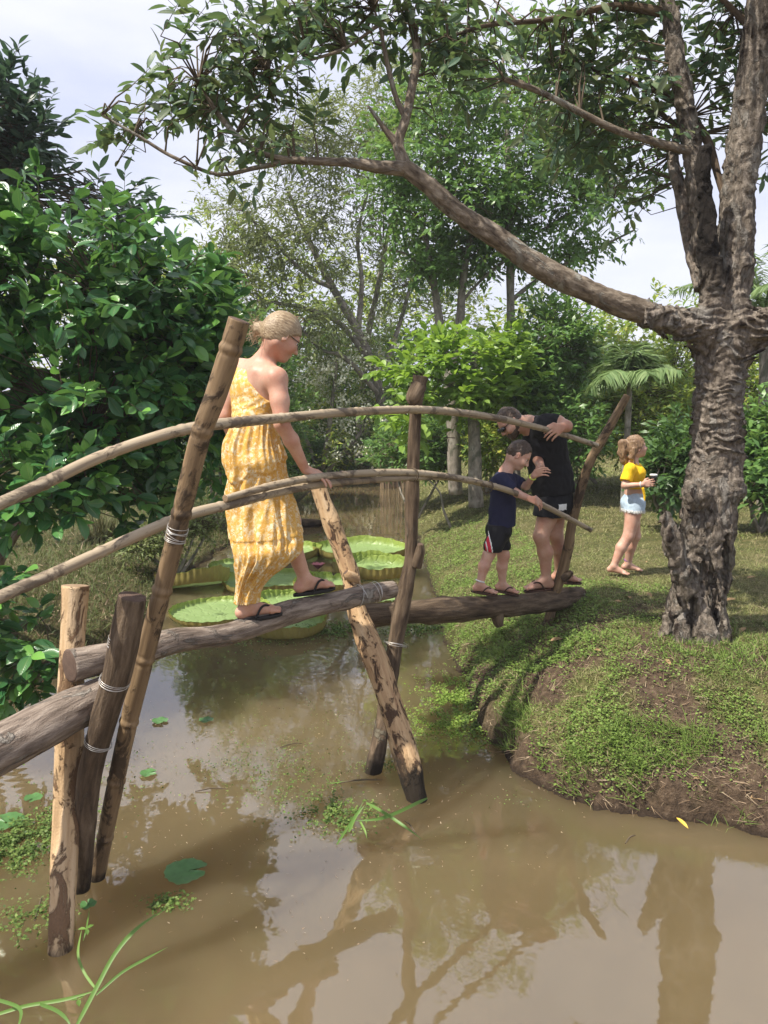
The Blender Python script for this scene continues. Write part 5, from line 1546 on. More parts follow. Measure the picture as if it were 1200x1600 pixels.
# glasses
for sg in (-1, 1):
    t0 = HC + f_ * .104 + r_ * sg * .035 - u_ * .012; t1 = HC + f_ * .0 + r_ * sg * .082 - u_ * .005
    V, Fs, tc = tube(np.array([HC + f_ * .085 + r_ * sg * .06 - u_ * .006, t1]), [.0025, .0025], nseg=5, step=.04)
    part('glasses_arm', V, Fs, MAT['lens'], wo_e, mi=[0, 0])
    th = np.linspace(0, 2 * PI, 17)
    ring = t0 + np.cos(th)[:, None] * r_ * .026 + np.sin(th)[:, None] * u_ * .020
    V, Fs, tc = tube(ring, np.full(17, .0022), nseg=5, step=.012, cap=False)
    part('glasses_frame', V, Fs, MAT['lens'], wo_e)
# bodice: one shoulder
D = Vol(eq((350, 540, 3.8), (460, 680, 4.3)), 0.0048, 0.07)
g = .011
D.cap(jt['chest'] - rt * .065, jt['waist'] - rt * .03, .098 + g, .088 + g, .04, (fwd, 1.12))
D.cap(jt['chest'] + rt * .060, jt['waist'] + rt * .03, .096 + g, .088 + g, .04, (fwd, 1.12))
D.cap(jt['waist'], jt['hipc'], .098 + g, .12, .05)
D.cap(jt['neck'] - Z3 * .03, jt['chest'], .055 + g, .10 + g, .05, (fwd, 1.1))
D.cap(jt['neck'] - Z3 * .03, jt['lsh'] + rt * .03, .045 + g, .045 + g, .05)
cc = P(446, 568, 3.92)
D.ell(cc, [X3, [0, 1, 0], Z3], (.195, .34, .205), .008, cut=True)
D.ell(jt['neck'] + Z3 * .045 + X3 * .01, [X3, [0, 1, 0], Z3], (.075, .10, .075), .008, cut=True)
D.ell(jt['lsh'] - rt * .045, [X3, [0, 1, 0], Z3], (.05, .07, .07), .006, cut=True)
D.cutplane(jt['waist'] - Z3 * .01, -Z3)
D.fn(lambda p: 0.008 * fbm(np.stack([p[:, 0] * 4 + p[:, 2] * 14, p[:, 1] * 5, p[:, 2] * 42 - p[:, 0] * 16], 1), 2) * sstep(P(0, 590, 4)[2], P(0, 640, 4)[2], p[:, 2]) + .002 * fbm(p * 20, 2), .02)
m = NT('yellow_floral_print')
v = m.obj()
vd = m.math('ADD', m.noise(m.map(v, (1, 1, .9)), 46, 4, 0.6, 1.4), m.math('MULTIPLY', m.noise(v, 12, 2), 0.0))
vo = m.n('TexVoronoi', {'Vector': m.n('VectorMath', {0: v, 1: m.n('VectorMath', {0: m.n('TexNoise', {'Vector': v, 'Scale': 18.0}).outputs['Color'], 1: (0.05, 0.05, 0.05)}, operation='MULTIPLY').outputs[0]}, operation='ADD').outputs[0], 'Scale': 32.0}, feature='SMOOTH_F1').outputs['Distance']
pf = m.math('MULTIPLY', m.ramp(vd, [(0.47, 0.0), (0.53, 1.0)]), m.ramp(vo, [(0.30, 1.0), (0.58, 0.0)]), clamp=True)
fine = m.ramp(m.noise(v, 85, 3, .6, 1), [(0.56, 0.0), (0.62, .55)])
pf = m.math('MAXIMUM', pf, fine)
c = m.mix(pf, m.mix(m.noise(v, 9, 3), (0.64, 0.345, 0.065), (0.74, 0.45, 0.11)), (0.82, 0.71, 0.48))
bs = m.pbr(c, 0.8, m.bump(m.noise(v, 30, 4), 0.4, 0.012), 0.2)
tr = m.n('BsdfTranslucent', {'Color': c})
MAT['floral'] = m.done(m.n('MixShader', {0: 0.15, 1: bs, 2: tr}))
dr = D.build('dress', MAT['floral'], wo_e)
# skirt loft: left edge, right edge, half depth
rows = [(365, 650, 431, 648, .105), (363, 660, 432, 658, .11), (357, 676, 434, 672, .125), (351, 692, 437, 688, .14), (349, 708, 440, 702, .15), (351, 722, 443, 716, .155), (356, 736, 446, 732, .145), (355, 752, 449, 746, .145),
        (354, 775, 455, 768, .15), (356, 800, 461, 790, .155), (360, 826, 467, 815, .155), (363, 846, 470, 838, .15), (365, 862, 471, 852, .15), (367, 874, 466, 866, .14), (369, 890, 446, 884, .12), (370, 905, 424, 901, .095), (369, 922, 409, 920, .075), (366, 942, 405, 940, .068)]
dd_ = lambda y: 3.99 - 0.07 * float(sstep(800, 880, y))
cs = catmull(np.array([[*((P(a, b, dd_(b)) + P(c_, d_, dd_(b))) / 2), *((P(c_, d_, dd_(b)) - P(a, b, dd_(b))) / 2), hd] for a, b, c_, d_, hd in rows]), 210)
nu = 220
th = np.linspace(0, 2 * PI, nu, endpoint=False)
TH, VV = np.meshgrid(th, np.linspace(0, 1, 210))
ctr = cs[:, None, :3]; ax1 = cs[:, None, 3:6]; hd = cs[:, None, 6:7]
zrow = VV * 1.0
q3 = np.stack([np.cos(TH) * 2.3 + VV * 1.2, np.sin(TH) * 2.3, VV * 1.6], -1)
folds = 0.5 - np.abs(perlin(q3 * np.array([1.6, 1.6, 0.8]))) * 2
folds2 = fbm(np.stack([np.cos(TH) * 4, np.sin(TH) * 4, VV * 5.0], -1), 2)
gath = np.sin(TH * 46 + 4 * perlin(np.stack([np.cos(TH) * 2, np.sin(TH) * 2, VV * 3], -1)))
gw = 0.010 * np.exp(-(VV - 0.02) ** 2 / 0.002) + 0.010 * np.exp(-((VV - 0.64) / 0.05) ** 2)
amp = 0.13 + 0.07 * sstep(0.3, 0.9, VV)
swag = 0.5 - np.abs(np.sin((VV * 9 + np.cos(TH + 0.6) * 1.5) + 0.5 * perlin(q3)))
rad = 1 + amp * folds + 0.06 * folds2 + gath * gw + 0.05 * swag * sstep(.5, .35, VV)
drape = 0.5 - np.abs(perlin(np.stack([np.cos(TH + VV * 2.2) * 1.9, np.sin(TH + VV * 2.2) * 1.9, VV * 1.1 + 7], -1))) * 2.2
rad = np.clip(rad - 0.03 + 0.10 * drape * sstep(0.2, 0.35, VV), 0.80, 1.06)
# tier seam: the gathered overskirt ends in a bulge
vb = 0.27 + 0.05 * np.cos(TH + 2.4) + 0.015 * np.sin(TH * 5)
rad += 0.085 * sstep(vb - 0.13, vb - 0.03, VV) * sstep(vb + 0.012, vb - 0.008, VV) + 0.03 * sstep(0.635, 0.625, VV) * sstep(0.4, 0.6, VV)
V = ctr + ax1 * (np.cos(TH) * rad)[..., None] + np.array([0, 1.0, 0]) * (hd[..., 0] * np.sin(TH) * rad)[..., None]
V = V.reshape(-1, 3)
i = np.arange(209)[:, None] * nu; j = np.arange(nu)[None]; j2 = (j + 1) % nu
Q = np.stack([i + j, i + j2, i + nu + j2, i + nu + j], -1).reshape(-1, 4)
Vin = V.reshape(210, nu, 3).copy()
Vin = (Vin - ctr) * 0.975 + ctr
hem = np.stack([209 * nu + np.arange(nu), 209 * nu + (np.arange(nu) + 1) % nu, 210 * nu + 209 * nu + (np.arange(nu) + 1) % nu, 210 * nu + 209 * nu + np.arange(nu)], 1)
part('skirt', np.vstack([V, Vin.reshape(-1, 3)]), [np.vstack([Q, Q[:, ::-1] + 210 * nu, hem])], MAT['floral'], dr)

def limbchain(B, pts, rad, k=.02):
    B.chain(pts, rad, k)

# =================================================== the boy
bo = empty('person', P(770, 930, 5.6), 'boy in a navy tee and dark shorts with red side stripe, holding the lower handrail', 'person')
B = Vol(eq((725, 670, 5.4), (860, 940, 5.8)), 0.0048, 0.10)
hc = P(811, 708, 5.56); bf = nrm([0.84, -0.12, -0.58])
nk = P(790, 738, 5.57)
f_, r_, u_ = head_(B, hc, bf, Z3 + X3 * .3, 0.90, nk, 0.038, True)
ff = nrm([1, 0.10, 0]); sdv = np.array([0.1, -1, 0])     # facing, his right side towards the camera
ch, wa, hp = P(786, 758, 5.58), P(783, 800, 5.60), P(779, 828, 5.60)
rs_, ls_ = P(783, 752, 5.47), P(797, 750, 5.68)
B.cap(nk, ch, .042, .075, .04); B.cap(ch, wa, .080, .075, .04, (ff, 1.15)); B.cap(wa, hp, .078, .088, .04)
B.cap(rs_, ls_, .038, .038, .04)
rel, rwr = P(808, 771, 5.40), P(832, 781, 5.30)
B.chain([rs_, rel, rwr], [.036, .028, .021], .015)
hand(B, rwr, P(842, 785, 5.36), np.array([0.1, 0.3, 1]), np.array([.35, .5, -.75]), .78, .8)
lel, lwr = P(822, 760, 5.62), P(834, 743, 5.52)
B.chain([ls_, lel, lwr], [.034, .027, .02], .015)
hand(B, lwr, P(845, 737, 5.49), np.array([-.3, -.2, 1]), np.array([.5, .2, -.8]), .78, .35)
a1, a2 = P(750, 912, 5.50), P(785, 911, 5.68)
k1, k2 = P(764, 866, 5.52), P(787, 868, 5.66)
B.chain([hp + sdv * .045, k1, k1 * .6 + a1 * .4 - ff * .010, a1], [.068, .043, .040, .026], .02)
B.chain([hp - sdv * .045, k2, k2 * .6 + a2 * .4 - ff * .010, a2], [.066, .043, .040, .026], .02)
s1 = foot_(B, a1, [0.97, -0.15, -0.12], .76); s2 = foot_(B, a2, [0.97, -0.22, -0.16], .76)
B.build('body', MAT['skin_pale'], bo)
eyes(bo, hc, f_, r_, u_, .9)
sandal(bo, *s1, .76, 'rubber_brown'); sandal(bo, *s2, .76, 'rubber_brown')
def short_hair(parent, c, f_, r_, u_, s, mat, face=.075, h=0.0035, low=.10):
    H = Vol([c - .13 * s, c + .13 * s], h, 0.03)
    H.ell(c - f_ * .002 + u_ * .002, [f_, r_, u_], (.0995 * s, .0805 * s, .109 * s), .005)
    H.ell(c + f_ * .105 * s - u_ * .05 * s, [f_, r_, u_], (.105 * s, .13 * s, .105 * s), .012, cut=True)
    H.ell(c + f_ * .01 * s - u_ * .125 * s, [f_, r_, u_], (.14 * s, .12 * s, .078 * s), .010, cut=True)
    for sg in (-1, 1):
        H.ell(c + r_ * sg * .085 * s - u_ * .03 * s + f_ * .002, [f_, r_, u_], (.022 * s, .03 * s, .032 * s), .006, cut=True)
    H.fn(lambda p: .006 * fbm(p * 45, 2) + .003 * perlin(p * 110), .012)
    V, Q = H.mesh()
    q = V - c
    part('hair', V, [Q], MAT[mat], parent, attrs={'tc': np.stack([q @ r_, q @ f_, q @ u_], 1)})
short_hair(bo, hc, f_, r_, u_, .90, 'brown_hair')
def shirt(parent, mat, torso, sleeves, hem, hemn, neckc, neckr, fold=.006, name='shirt', h=.0048, pts=None):
    D = Vol(pts, h, 0.09)
    for a in torso: D.cap(*a)
    for a in sleeves: D.cap(*a)
    D.cutplane(hem, hemn)
    D.ell(neckc, [X3, [0, 1, 0], Z3], neckr, .005, cut=True)
    D.fn(lambda p: fold * fbm(p * np.array([13, 13, 9]) + 3, 3) + fold * .8 * (0.3 - np.abs(perlin(p * np.array([9, 9, 16]) + p[:, :1] * 8))), .025)
    return D.build(name, mat, parent)
def trimmed(D, a, b, ra, rb, k=.01, flat=None): D.cap(a, b, ra, rb, k, flat)
g = .011
sh = Vol(eq((750, 725, 5.4), (835, 840, 5.8)), .0046, .07)
sh.cap(nk - Z3 * .03, ch, .045 + g, .085 + g, .04); sh.cap(ch, wa + X3 * .01, .088 + g, .088 + g, .04, (ff, 1.08)); sh.cap(wa + X3 * .01, P(783, 830, 5.6), .088 + g, .102 + g, .03, (ff, 1.05))
sh.cap(rs_, rs_ * .45 + rel * .55, .044 + g, .044 + g, .02); sh.cap(ls_, ls_ * .45 + lel * .55, .042 + g, .042 + g, .02); sh.cap(rs_, ls_, .042 + g, .042 + g, .03)
sh.cutplane(P(785, 822, 5.6), [0.05, 0, -1])
sh.ell(nk + Z3 * .03 + X3 * .012, [X3, [0, 1, 0], Z3], (.055, .06, .055), .004, cut=True)
def armcut(D, sA, sB, t):
    """open cuff: cut the sleeve cleanly across the arm near its end"""
    p = sA * (1 - t) + sB * t
    n = nrm(sB - sA)
    sl, gg = D._box(p + n * .055 - .075, p + n * .055 + .075)
    d = (gg - p) @ n
    near = np.linalg.norm(gg - (p + n * .05), axis=-1) - .072
    dd = np.maximum(-d, near)     # region to remove (negative inside)
    D.F[sl] = np.maximum(D.F[sl], -dd)
armcut(sh, rs_, rel, .78); armcut(sh, ls_, lel, .78)
def wr(p, a=.006): return a * fbm(p * np.array([12, 12, 8.]) + 3, 3) + a * .8 * (0.3 - np.abs(perlin(p * np.array([8, 8, 15.]) + p[:, :1] * 8)))
sh.fn(lambda p: wr(p, .007), .025)
sh.build('tee_shirt', MAT['navy'], bo)
st = Vol(eq((740, 810, 5.4), (815, 880, 5.8)), .0046, .07)
st.cap(wa, hp, .085, .098, .03)
st.cap(hp + sdv * .045, hp * .35 + k1 * .65 + sdv * .03, .078, .074, .03); st.cap(hp - sdv * .045, hp * .35 + k2 * .65 - sdv * .02, .076, .072, .03)
st.cutplane(P(775, 859, 5.6), [-.08, 0, -1]); st.cutplane(P(775, 818, 5.6), [0, 0, 1])
st.fn(lambda p: wr(p, .006), .02)
so = st.build('shorts', MAT['black_short'], bo)
# side stripe panels following the shorts
V, Q = st.mesh()
def patch(V, Q, off, ctr2, half, zlim, name, mat, parent, push=.003, ax=X3):
    """a piece of cloth lying on a garment: faces turned to the camera side inside the band"""
    cc_ = V[Q].mean(1)
    nn = np.cross(V[Q[:, 1]] - V[Q[:, 0]], V[Q[:, 2]] - V[Q[:, 0]])
    nn = nrm(nn)
    k = (np.abs((cc_ - ctr2) @ ax) < half) & (cc_[:, 2] > zlim[0]) & (cc_[:, 2] < zlim[1]) & (nn @ off > 0.2)
    if not k.any():
        return
    q = Q[k]; u, inv = np.unique(q, return_inverse=True)
    vv = V[u] + off * push
    part(name, vv, [inv.reshape(q.shape)], MAT[mat], parent)
cz = P(761, 843, 5.5)
sax = nrm([1, 0, .18])
for dx, w_, mt in ((-.030, .004, 'red'), (-.022, .004, 'white'), (-.006, .012, 'red'), (.010, .0045, 'white')):
    patch(V, Q, sdv, cz + X3 * (dx + .008), w_, (cz[2] - .2, cz[2] + .09), 'stripe', mt, so, .004, sax)
def band(parent, c, ax, r, mat, name, w=.005):
    ax = nrm(ax); u = nrm(np.cross(ax, [.3, .9, .1])); w2 = np.cross(ax, u)
    th = np.linspace(0, 2 * PI, 19)
    V, Fs, tc = tube(c + r * (np.cos(th)[:, None] * u + np.sin(th)[:, None] * w2), np.full(19, w), nseg=6, step=.012, cap=False)
    part(name, V, Fs, MAT[mat], parent)
band(bo, a1 + Z3 * .02, a1 - k1, .031, 'white', 'anklet', .006)
band(bo, lwr * .85 + lel * .15, lwr - lel, .024, 'band_green', 'wristband')

# =================================================== the man
mn = empty('person', P(855, 925, 6.0), 'bearded man in black tee and shorts bending over behind the boy', 'person')
B = Vol(eq((755, 620, 5.7), (915, 930, 6.2)), .0052, .09)
hc = P(796, 657, 5.92); mf = nrm([-0.72, -0.25, -0.65])
nk = P(826, 664, 5.95)
f_, r_, u_ = head_(B, hc, mf, Z3 * .8 - X3 * .75, 1.0, nk, .058)
bax = nrm([0.32, 0.1, -1])
ch, wa, hp = P(850, 692, 6.0), P(862, 748, 6.05), P(866, 785, 6.06)
sN, sF = P(852, 667, 5.80), P(838, 668, 6.15)
B.cap(nk, ch, .062, .13, .06); B.cap(ch, wa, .145, .13, .05, ([0.2, 1, 0], 1.1)); B.cap(wa, hp, .13, .14, .05)
B.cap(sN, sF, .062, .062, .05)
el, wr_ = P(866, 676, 5.66), P(869, 668, 5.70)
# near arm: elbow out towards the camera, hand on the end of the rail
el = P(892, 664, 5.72); wr_ = P(878, 668, 5.64); kk = P(868, 672, 5.62)
B.chain([sN, P(872, 660, 5.74), el * .5 + wr_ * .5, wr_], [.058, .05, .042, .032], .02)
hand(B, wr_, kk, np.array([0.1, .2, 1.0]), np.array([-.5, .5, -.75]), 1.1, .75)
el2, wr2 = P(850, 722, 6.05), P(852, 737, 5.72)
B.chain([sF, P(838, 712, 6.0), P(845, 730, 5.75)], [.055, .045, .03], .02)
hand(B, P(845, 732, 5.7), P(838, 737, 5.62), np.array([0.1, -.3, 1]), np.array([-.4, -.2, -.8]), 1.05, .7)
a1, a2 = P(853, 903, 5.98), P(874, 893, 6.22)
k1, k2 = P(845, 838, 5.92), P(868, 835, 6.12)
h1, h2 = hp + np.array([-.05, -.09, -.03]), hp + np.array([.03, .09, -.03])
B.chain([h1, k1, k1 * .62 + a1 * .38 + X3 * .02, a1], [.095, .056, .056, .036], .03)
B.chain([h2, k2, k2 * .62 + a2 * .38 + X3 * .02, a2], [.095, .056, .056, .036], .03)
s1 = foot_(B, a1, [-0.93, -0.35, 0.0], 1.08); s2 = foot_(B, a2 , [0.9, -0.3, 0.0], 1.0)
B.build('body', MAT['skin'], mn)
eyes(mn, hc, f_, r_, u_, 1.0)
sandal(mn, *s1, 1.08, 'rubber_brown'); sandal(mn, *s2, 1.0, 'rubber_brown')
short_hair(mn, hc, f_, r_, u_, 1.0, 'brown_hair')
Bd = Vol([hc - .15, hc + .15], .0038, .04)
Bd.ell(hc + f_ * .035 - u_ * .075, [f_, r_, u_], (.064, .063, .052), .02); Bd.ell(hc + f_ * .062 - u_ * .108, [f_, r_, u_], (.035, .038, .028), .02)
for sg in (-1, 1): Bd.cap(hc + r_ * sg * .066 - u_ * .02 - f_ * .005, hc + r_ * sg * .055 - u_ * .07 + f_ * .01, .012, .02, .012)
Bd.ell(hc + f_ * .11 - u_ * .025, [f_, r_, u_], (.05, .08, .042), .008, cut=True)
Bd.fn(lambda p: .005 * fbm(p * 60, 2), .012)
V, Q = Bd.mesh(); q = V - hc
part('beard', V, [Q], MAT['brown_hair'], mn, attrs={'tc': q})
for sg in (-1, 1):
    V, Fs, tc = tube(np.array([hc + f_ * .102 + r_ * sg * .012 - u_ * .010, hc + f_ * .104 + r_ * sg * .035 - u_ * .012, hc + f_ * .088 + r_ * sg * .058 - u_ * .010]), [.012, .019, .012], nseg=10, step=.01)
    part('sunglasses_lens', V, Fs, MAT['lens'], mn, mi=[0, 0])
    V, Fs, tc = tube(np.array([hc + f_ * .088 + r_ * sg * .06 - u_ * .006, hc + r_ * sg * .084 - u_ * .004]), [.0035, .003], nseg=5, step=.04)
    part('sunglasses_arm', V, Fs, MAT['lens'], mn, mi=[0, 0])
g = .013
D = Vol(eq((810, 640, 5.7), (905, 800, 6.25)), .005, .08)
D.cap(nk - [-.03, 0, .02], ch, .066 + g, .14 + g, .06); D.cap(ch, wa, .155 + g, .148 + g, .05, ([0.2, 1, 0], 1.05)); D.cap(wa, hp, .148 + g, .158 + g, .05)
D.cap(sN, sN * .35 + P(872, 660, 5.74) * .65, .074 + g, .064 + g, .03); D.cap(sF, P(838, 690, 6.08), .07 + g, .066 + g, .03); D.cap(sN, sF, .07 + g, .07 + g, .05)
D.ell(nk + [-.045, 0, .03], [X3, [0, 1, 0], Z3], (.075, .075, .075), .006, cut=True)
D.cutplane(P(860, 772, 6.05), [.12, 0, -1])
D.fn(lambda p: wr(p * .9, .010), .03)
D.build('tee_shirt', MAT['black'], mn)
D = Vol(eq((810, 750, 5.7), (910, 820, 6.3)), .005, .08)
D.cap(wa, hp, .14, .155, .04); D.cap(h1, h1 * .45 + k1 * .55, .120, .115, .03); D.cap(h2, h2 * .45 + k2 * .55, .120, .115, .03)
D.cutplane(P(860, 806, 6.0), [-.08, 0, -1]); D.cutplane(P(860, 765, 6.05), [0, 0, 1])
D.fn(lambda p: wr(p, .007), .03)
so = D.build('shorts', MAT['black_short'], mn)
V, Q = D.mesh()
lc = P(878, 792, 5.9)
k = 0
patch(V, Q, np.array([0.15, -1, 0]), lc, 7.5 * 5.9 / FPX, (lc[2] - .023, lc[2] + .023), 'white_label', 'white', so, .006)

# =================================================== the girl
gi = empty('person', P(970, 900, 7.2), 'barefoot girl in a mustard crop tee and pale denim shorts on the lawn', 'person')
B = Vol(eq((950, 665, 7.0), (1030, 905, 7.4)), .0052, .10)
hc = P(993, 697, 7.2); gf = nrm([0.93, 0.10, 0.16])
nk = P(988, 722, 7.2)
f_, r_, u_ = head_(B, hc, gf, Z3, .92, nk, .040, True)
ff = nrm([1, .15, 0]); sdv = np.array([.15, -1, 0])
ch, wa, hp = P(991, 740, 7.2), P(990, 768, 7.2), P(989, 786, 7.2)
rs_, ls_ = P(984, 733, 7.10), P(994, 731, 7.32)
B.cap(nk, ch, .045, .078, .04); B.cap(ch, wa, .082, .072, .04); B.cap(wa, hp, .075, .092, .04); B.cap(rs_, ls_, .036, .036, .04)
rel, rwr = P(976, 759, 7.06), P(1004, 757, 6.98)
B.chain([rs_, rel, rwr], [.037, .030, .021], .015)
hand(B, rwr, P(1015, 755, 6.98), np.array([0.1, .2, 1]), np.array([.3, .9, -.1]), .85, .5)
lel, lwr = P(996, 757, 7.36), P(1010, 758, 7.2)
B.chain([ls_, lel, lwr], [.036, .030, .021], .015)
hand(B, lwr, P(1019, 754, 7.12), np.array([0.1, -.2, 1]), np.array([.3, -.9, -.1]), .85, .5)
a1, a2 = P(959, 884, 7.10), P(981, 880, 7.32)
k1, k2 = P(982, 838, 7.12), P(992, 838, 7.26)
B.chain([hp + sdv * .05, k1, k1 * .62 + a1 * .38 - X3 * .015, a1], [.085, .052, .050, .030], .02)
B.chain([hp - sdv * .05, k2, k2 * .62 + a2 * .38 - X3 * .015, a2], [.085, .052, .050, .030], .02)
foot_(B, a1, [0.9, -0.35, -.12], .85); foot_(B, a2, [0.95, -0.1, -.1], .85)
B.build('body', MAT['skin_pale'], gi)
eyes(gi, hc, f_, r_, u_, .92)
H = Vol([hc - .16, hc + .16, P(972, 735, 7.2)], .0042, .06)
s = .92
H.ell(hc - f_ * .006 + u_ * .004, [f_, r_, u_], (.104 * s, .088 * s, .112 * s), .005)
H.ell(hc + f_ * .095 * s - u_ * .055 * s, [f_, r_, u_], (.090 * s, .13 * s, .095 * s), .010, cut=True)
H.ell(hc - f_ * .02 - u_ * .14, [f_, r_, u_], (.08, .12, .05), .01, cut=True)
pn = hc - f_ * .085 + u_ * .035
H.chain([pn, pn - f_ * .035 + u_ * .01, pn - f_ * .05 - u_ * .07, pn - f_ * .045 - u_ * .15, pn - f_ * .03 - u_ * .21], [.035, .036, .038, .028, .008], .02)
H.chain([hc - f_ * .05 - r_ * -.06 - u_ * .02, hc - f_ * .07 - u_ * .09 + r_ * .05, hc - f_ * .055 - u_ * .17 + r_ * .06], [.03, .026, .008], .02)
H.fn(lambda p: .008 * fbm(p * 26, 2) + .004 * np.sin((p[:, 1] * 260 + p[:, 0] * 160) + 4 * perlin(p * 14)), .016)
V, Q = H.mesh(); q = V - hc
part('hair', V, [Q], MAT['girl_hair'], gi, attrs={'tc': np.stack([q @ r_, q @ f_, q @ u_], 1)})
g = .011
D = Vol(eq((965, 715, 7.0), (1015, 775, 7.4)), .0048, .08)
D.cap(nk - Z3 * .03, ch, .045 + g, .082 + g, .04); D.cap(ch, wa, .086 + g, .082 + g, .03); D.cap(rs_, ls_, .040 + g, .040 + g, .03)
D.cap(rs_, rs_ * .35 + rel * .65, .046 + g, .046 + g, .02); D.cap(ls_, ls_ * .35 + lel * .65, .044 + g, .044 + g, .02)
armcut(D, rs_, rel, .72); armcut(D, ls_, lel, .72)
D.cutplane(P(990, 763, 7.2), [0, 0, -1]); D.ell(nk + Z3 * .03 + X3 * .012, [X3, [0, 1, 0], Z3], (.058, .062, .055), .004, cut=True)
D.fn(lambda p: wr(p, .008), .02)
tee = D.build('crop_tee', MAT['yellow'], gi)
V, Fs, tc = tube(np.array([P(1004, 762, 7.1), P(1007, 775, 7.1), P(1006, 790, 7.1)]), [.014, .011, .005], nseg=8, step=.015)
part('tie_end', V, Fs, MAT['yellow'], tee, mi=[0, 0])
D = Vol(eq((965, 755, 7.0), (1015, 815, 7.4)), .0048, .08)
D.cap(wa, hp, .080, .096, .04); D.cap(hp + sdv * .05, hp * .5 + k1 * .5 + sdv * .03, .092, .088, .03); D.cap(hp - sdv * .05, hp * .5 + k2 * .5 - sdv * .02, .092, .086, .03)
D.cutplane(P(988, 797, 7.2), [-.05, 0, -1]); D.cutplane(P(990, 768, 7.2), [0, 0, 1])
D.fn(lambda p: wr(p, .005), .02)
sh_ = D.build('denim_shorts', MAT['denim'], gi)
V, Q = D.mesh()
# frayed white hem
lowz = P(988, 797, 7.2)[2]
r = np.random.RandomState(3)
k = (V[:, 2] < lowz + .012) & (V[:, 2] > lowz - .02)
hv = V[k]
hv = hv[r.rand(len(hv)) < .8]
fr = place(np.array([(-.5, 0, 0), (.5, 0, 0), (0, 1, 0)], float), hv + [0, 0, .006], np.array([0, 0, -1]) + .35 * r.randn(len(hv), 3), r.randn(len(hv), 3), r.uniform(.018, .034, len(hv)), np.full(len(hv), .006))
part('frayed_hem', fr, [rep(np.array([(0, 1, 2)]), len(hv), 3)], MAT['white'], sh_, kind='stuff')
band(gi, a2 + Z3 * .03, a2 - k2, .034, 'purple', 'anklet', .006)
band(gi, rwr * .9 + rel * .1, rwr - rel, .025, 'white', 'wristband')
# the cup in her hands is a thing of its own
c = P(1021, 748, 7.05)
V, Fs, tc = tube(np.array([c - Z3 * .05, c + Z3 * .0, c + Z3 * .03]), [.022, .031, .034], nseg=20, step=.015)
e = empty('cup', c - Z3 * .05, 'small dark cup with a pale rim held in the hands of the girl in yellow', 'cup')
part('cup_body', V, Fs, MAT['lens'], e, mi=[0, 0])
V, Fs, tc = tube(np.array([c + Z3 * .03, c + Z3 * .042]), [.035, .033], nseg=20, step=.006)
part('lid', V, Fs, MAT['white'], e, mi=[0, 0])
print('people', round(time.time() - T0, 1))
# ------------------------------------------------------------------ giant water lilies
def padmat(name, c1, c2, rim):
    m = NT(name)
    v = m.obj()
    a = m.noise(v, 6, 5, 0.6)
    c = m.mix(a, c1, c2)
    spots = m.ramp(m.noise(v, 26, 4, 0.7), [(0.62, 0.0), (0.68, 0.8)])
    c = m.mix(spots, c, (0.10, 0.10, 0.04))
    e = m.n('Attribute', attribute_name='rim').outputs['Fac']
    c = m.mix(e, c, m.mix(a, rim, tuple(0.6 * x for x in rim)))
    h = m.n('TexVoronoi', {'Vector': v, 'Scale': 9.0}, feature='DISTANCE_TO_EDGE').outputs['Distance']
    h = m.ramp(h, [(0.0, 0.0), (0.12, 1.0)])
    b = m.pbr(c, 0.45, m.bump(h, 0.5, 0.012), 0.5)
    tr = m.n('BsdfTranslucent', {'Color': c})
    return m.done(m.n('MixShader', {0: 0.2, 1: b, 2: tr}))
MAT['pad'] = padmat('lily_pad_green', (0.20, 0.31, 0.10), (0.31, 0.42, 0.17), (0.35, 0.46, 0.09))
MAT['pad_under'] = plain('lily_pad_underside', (0.27, 0.23, 0.07), 0.6, var=0.5, sc=8)

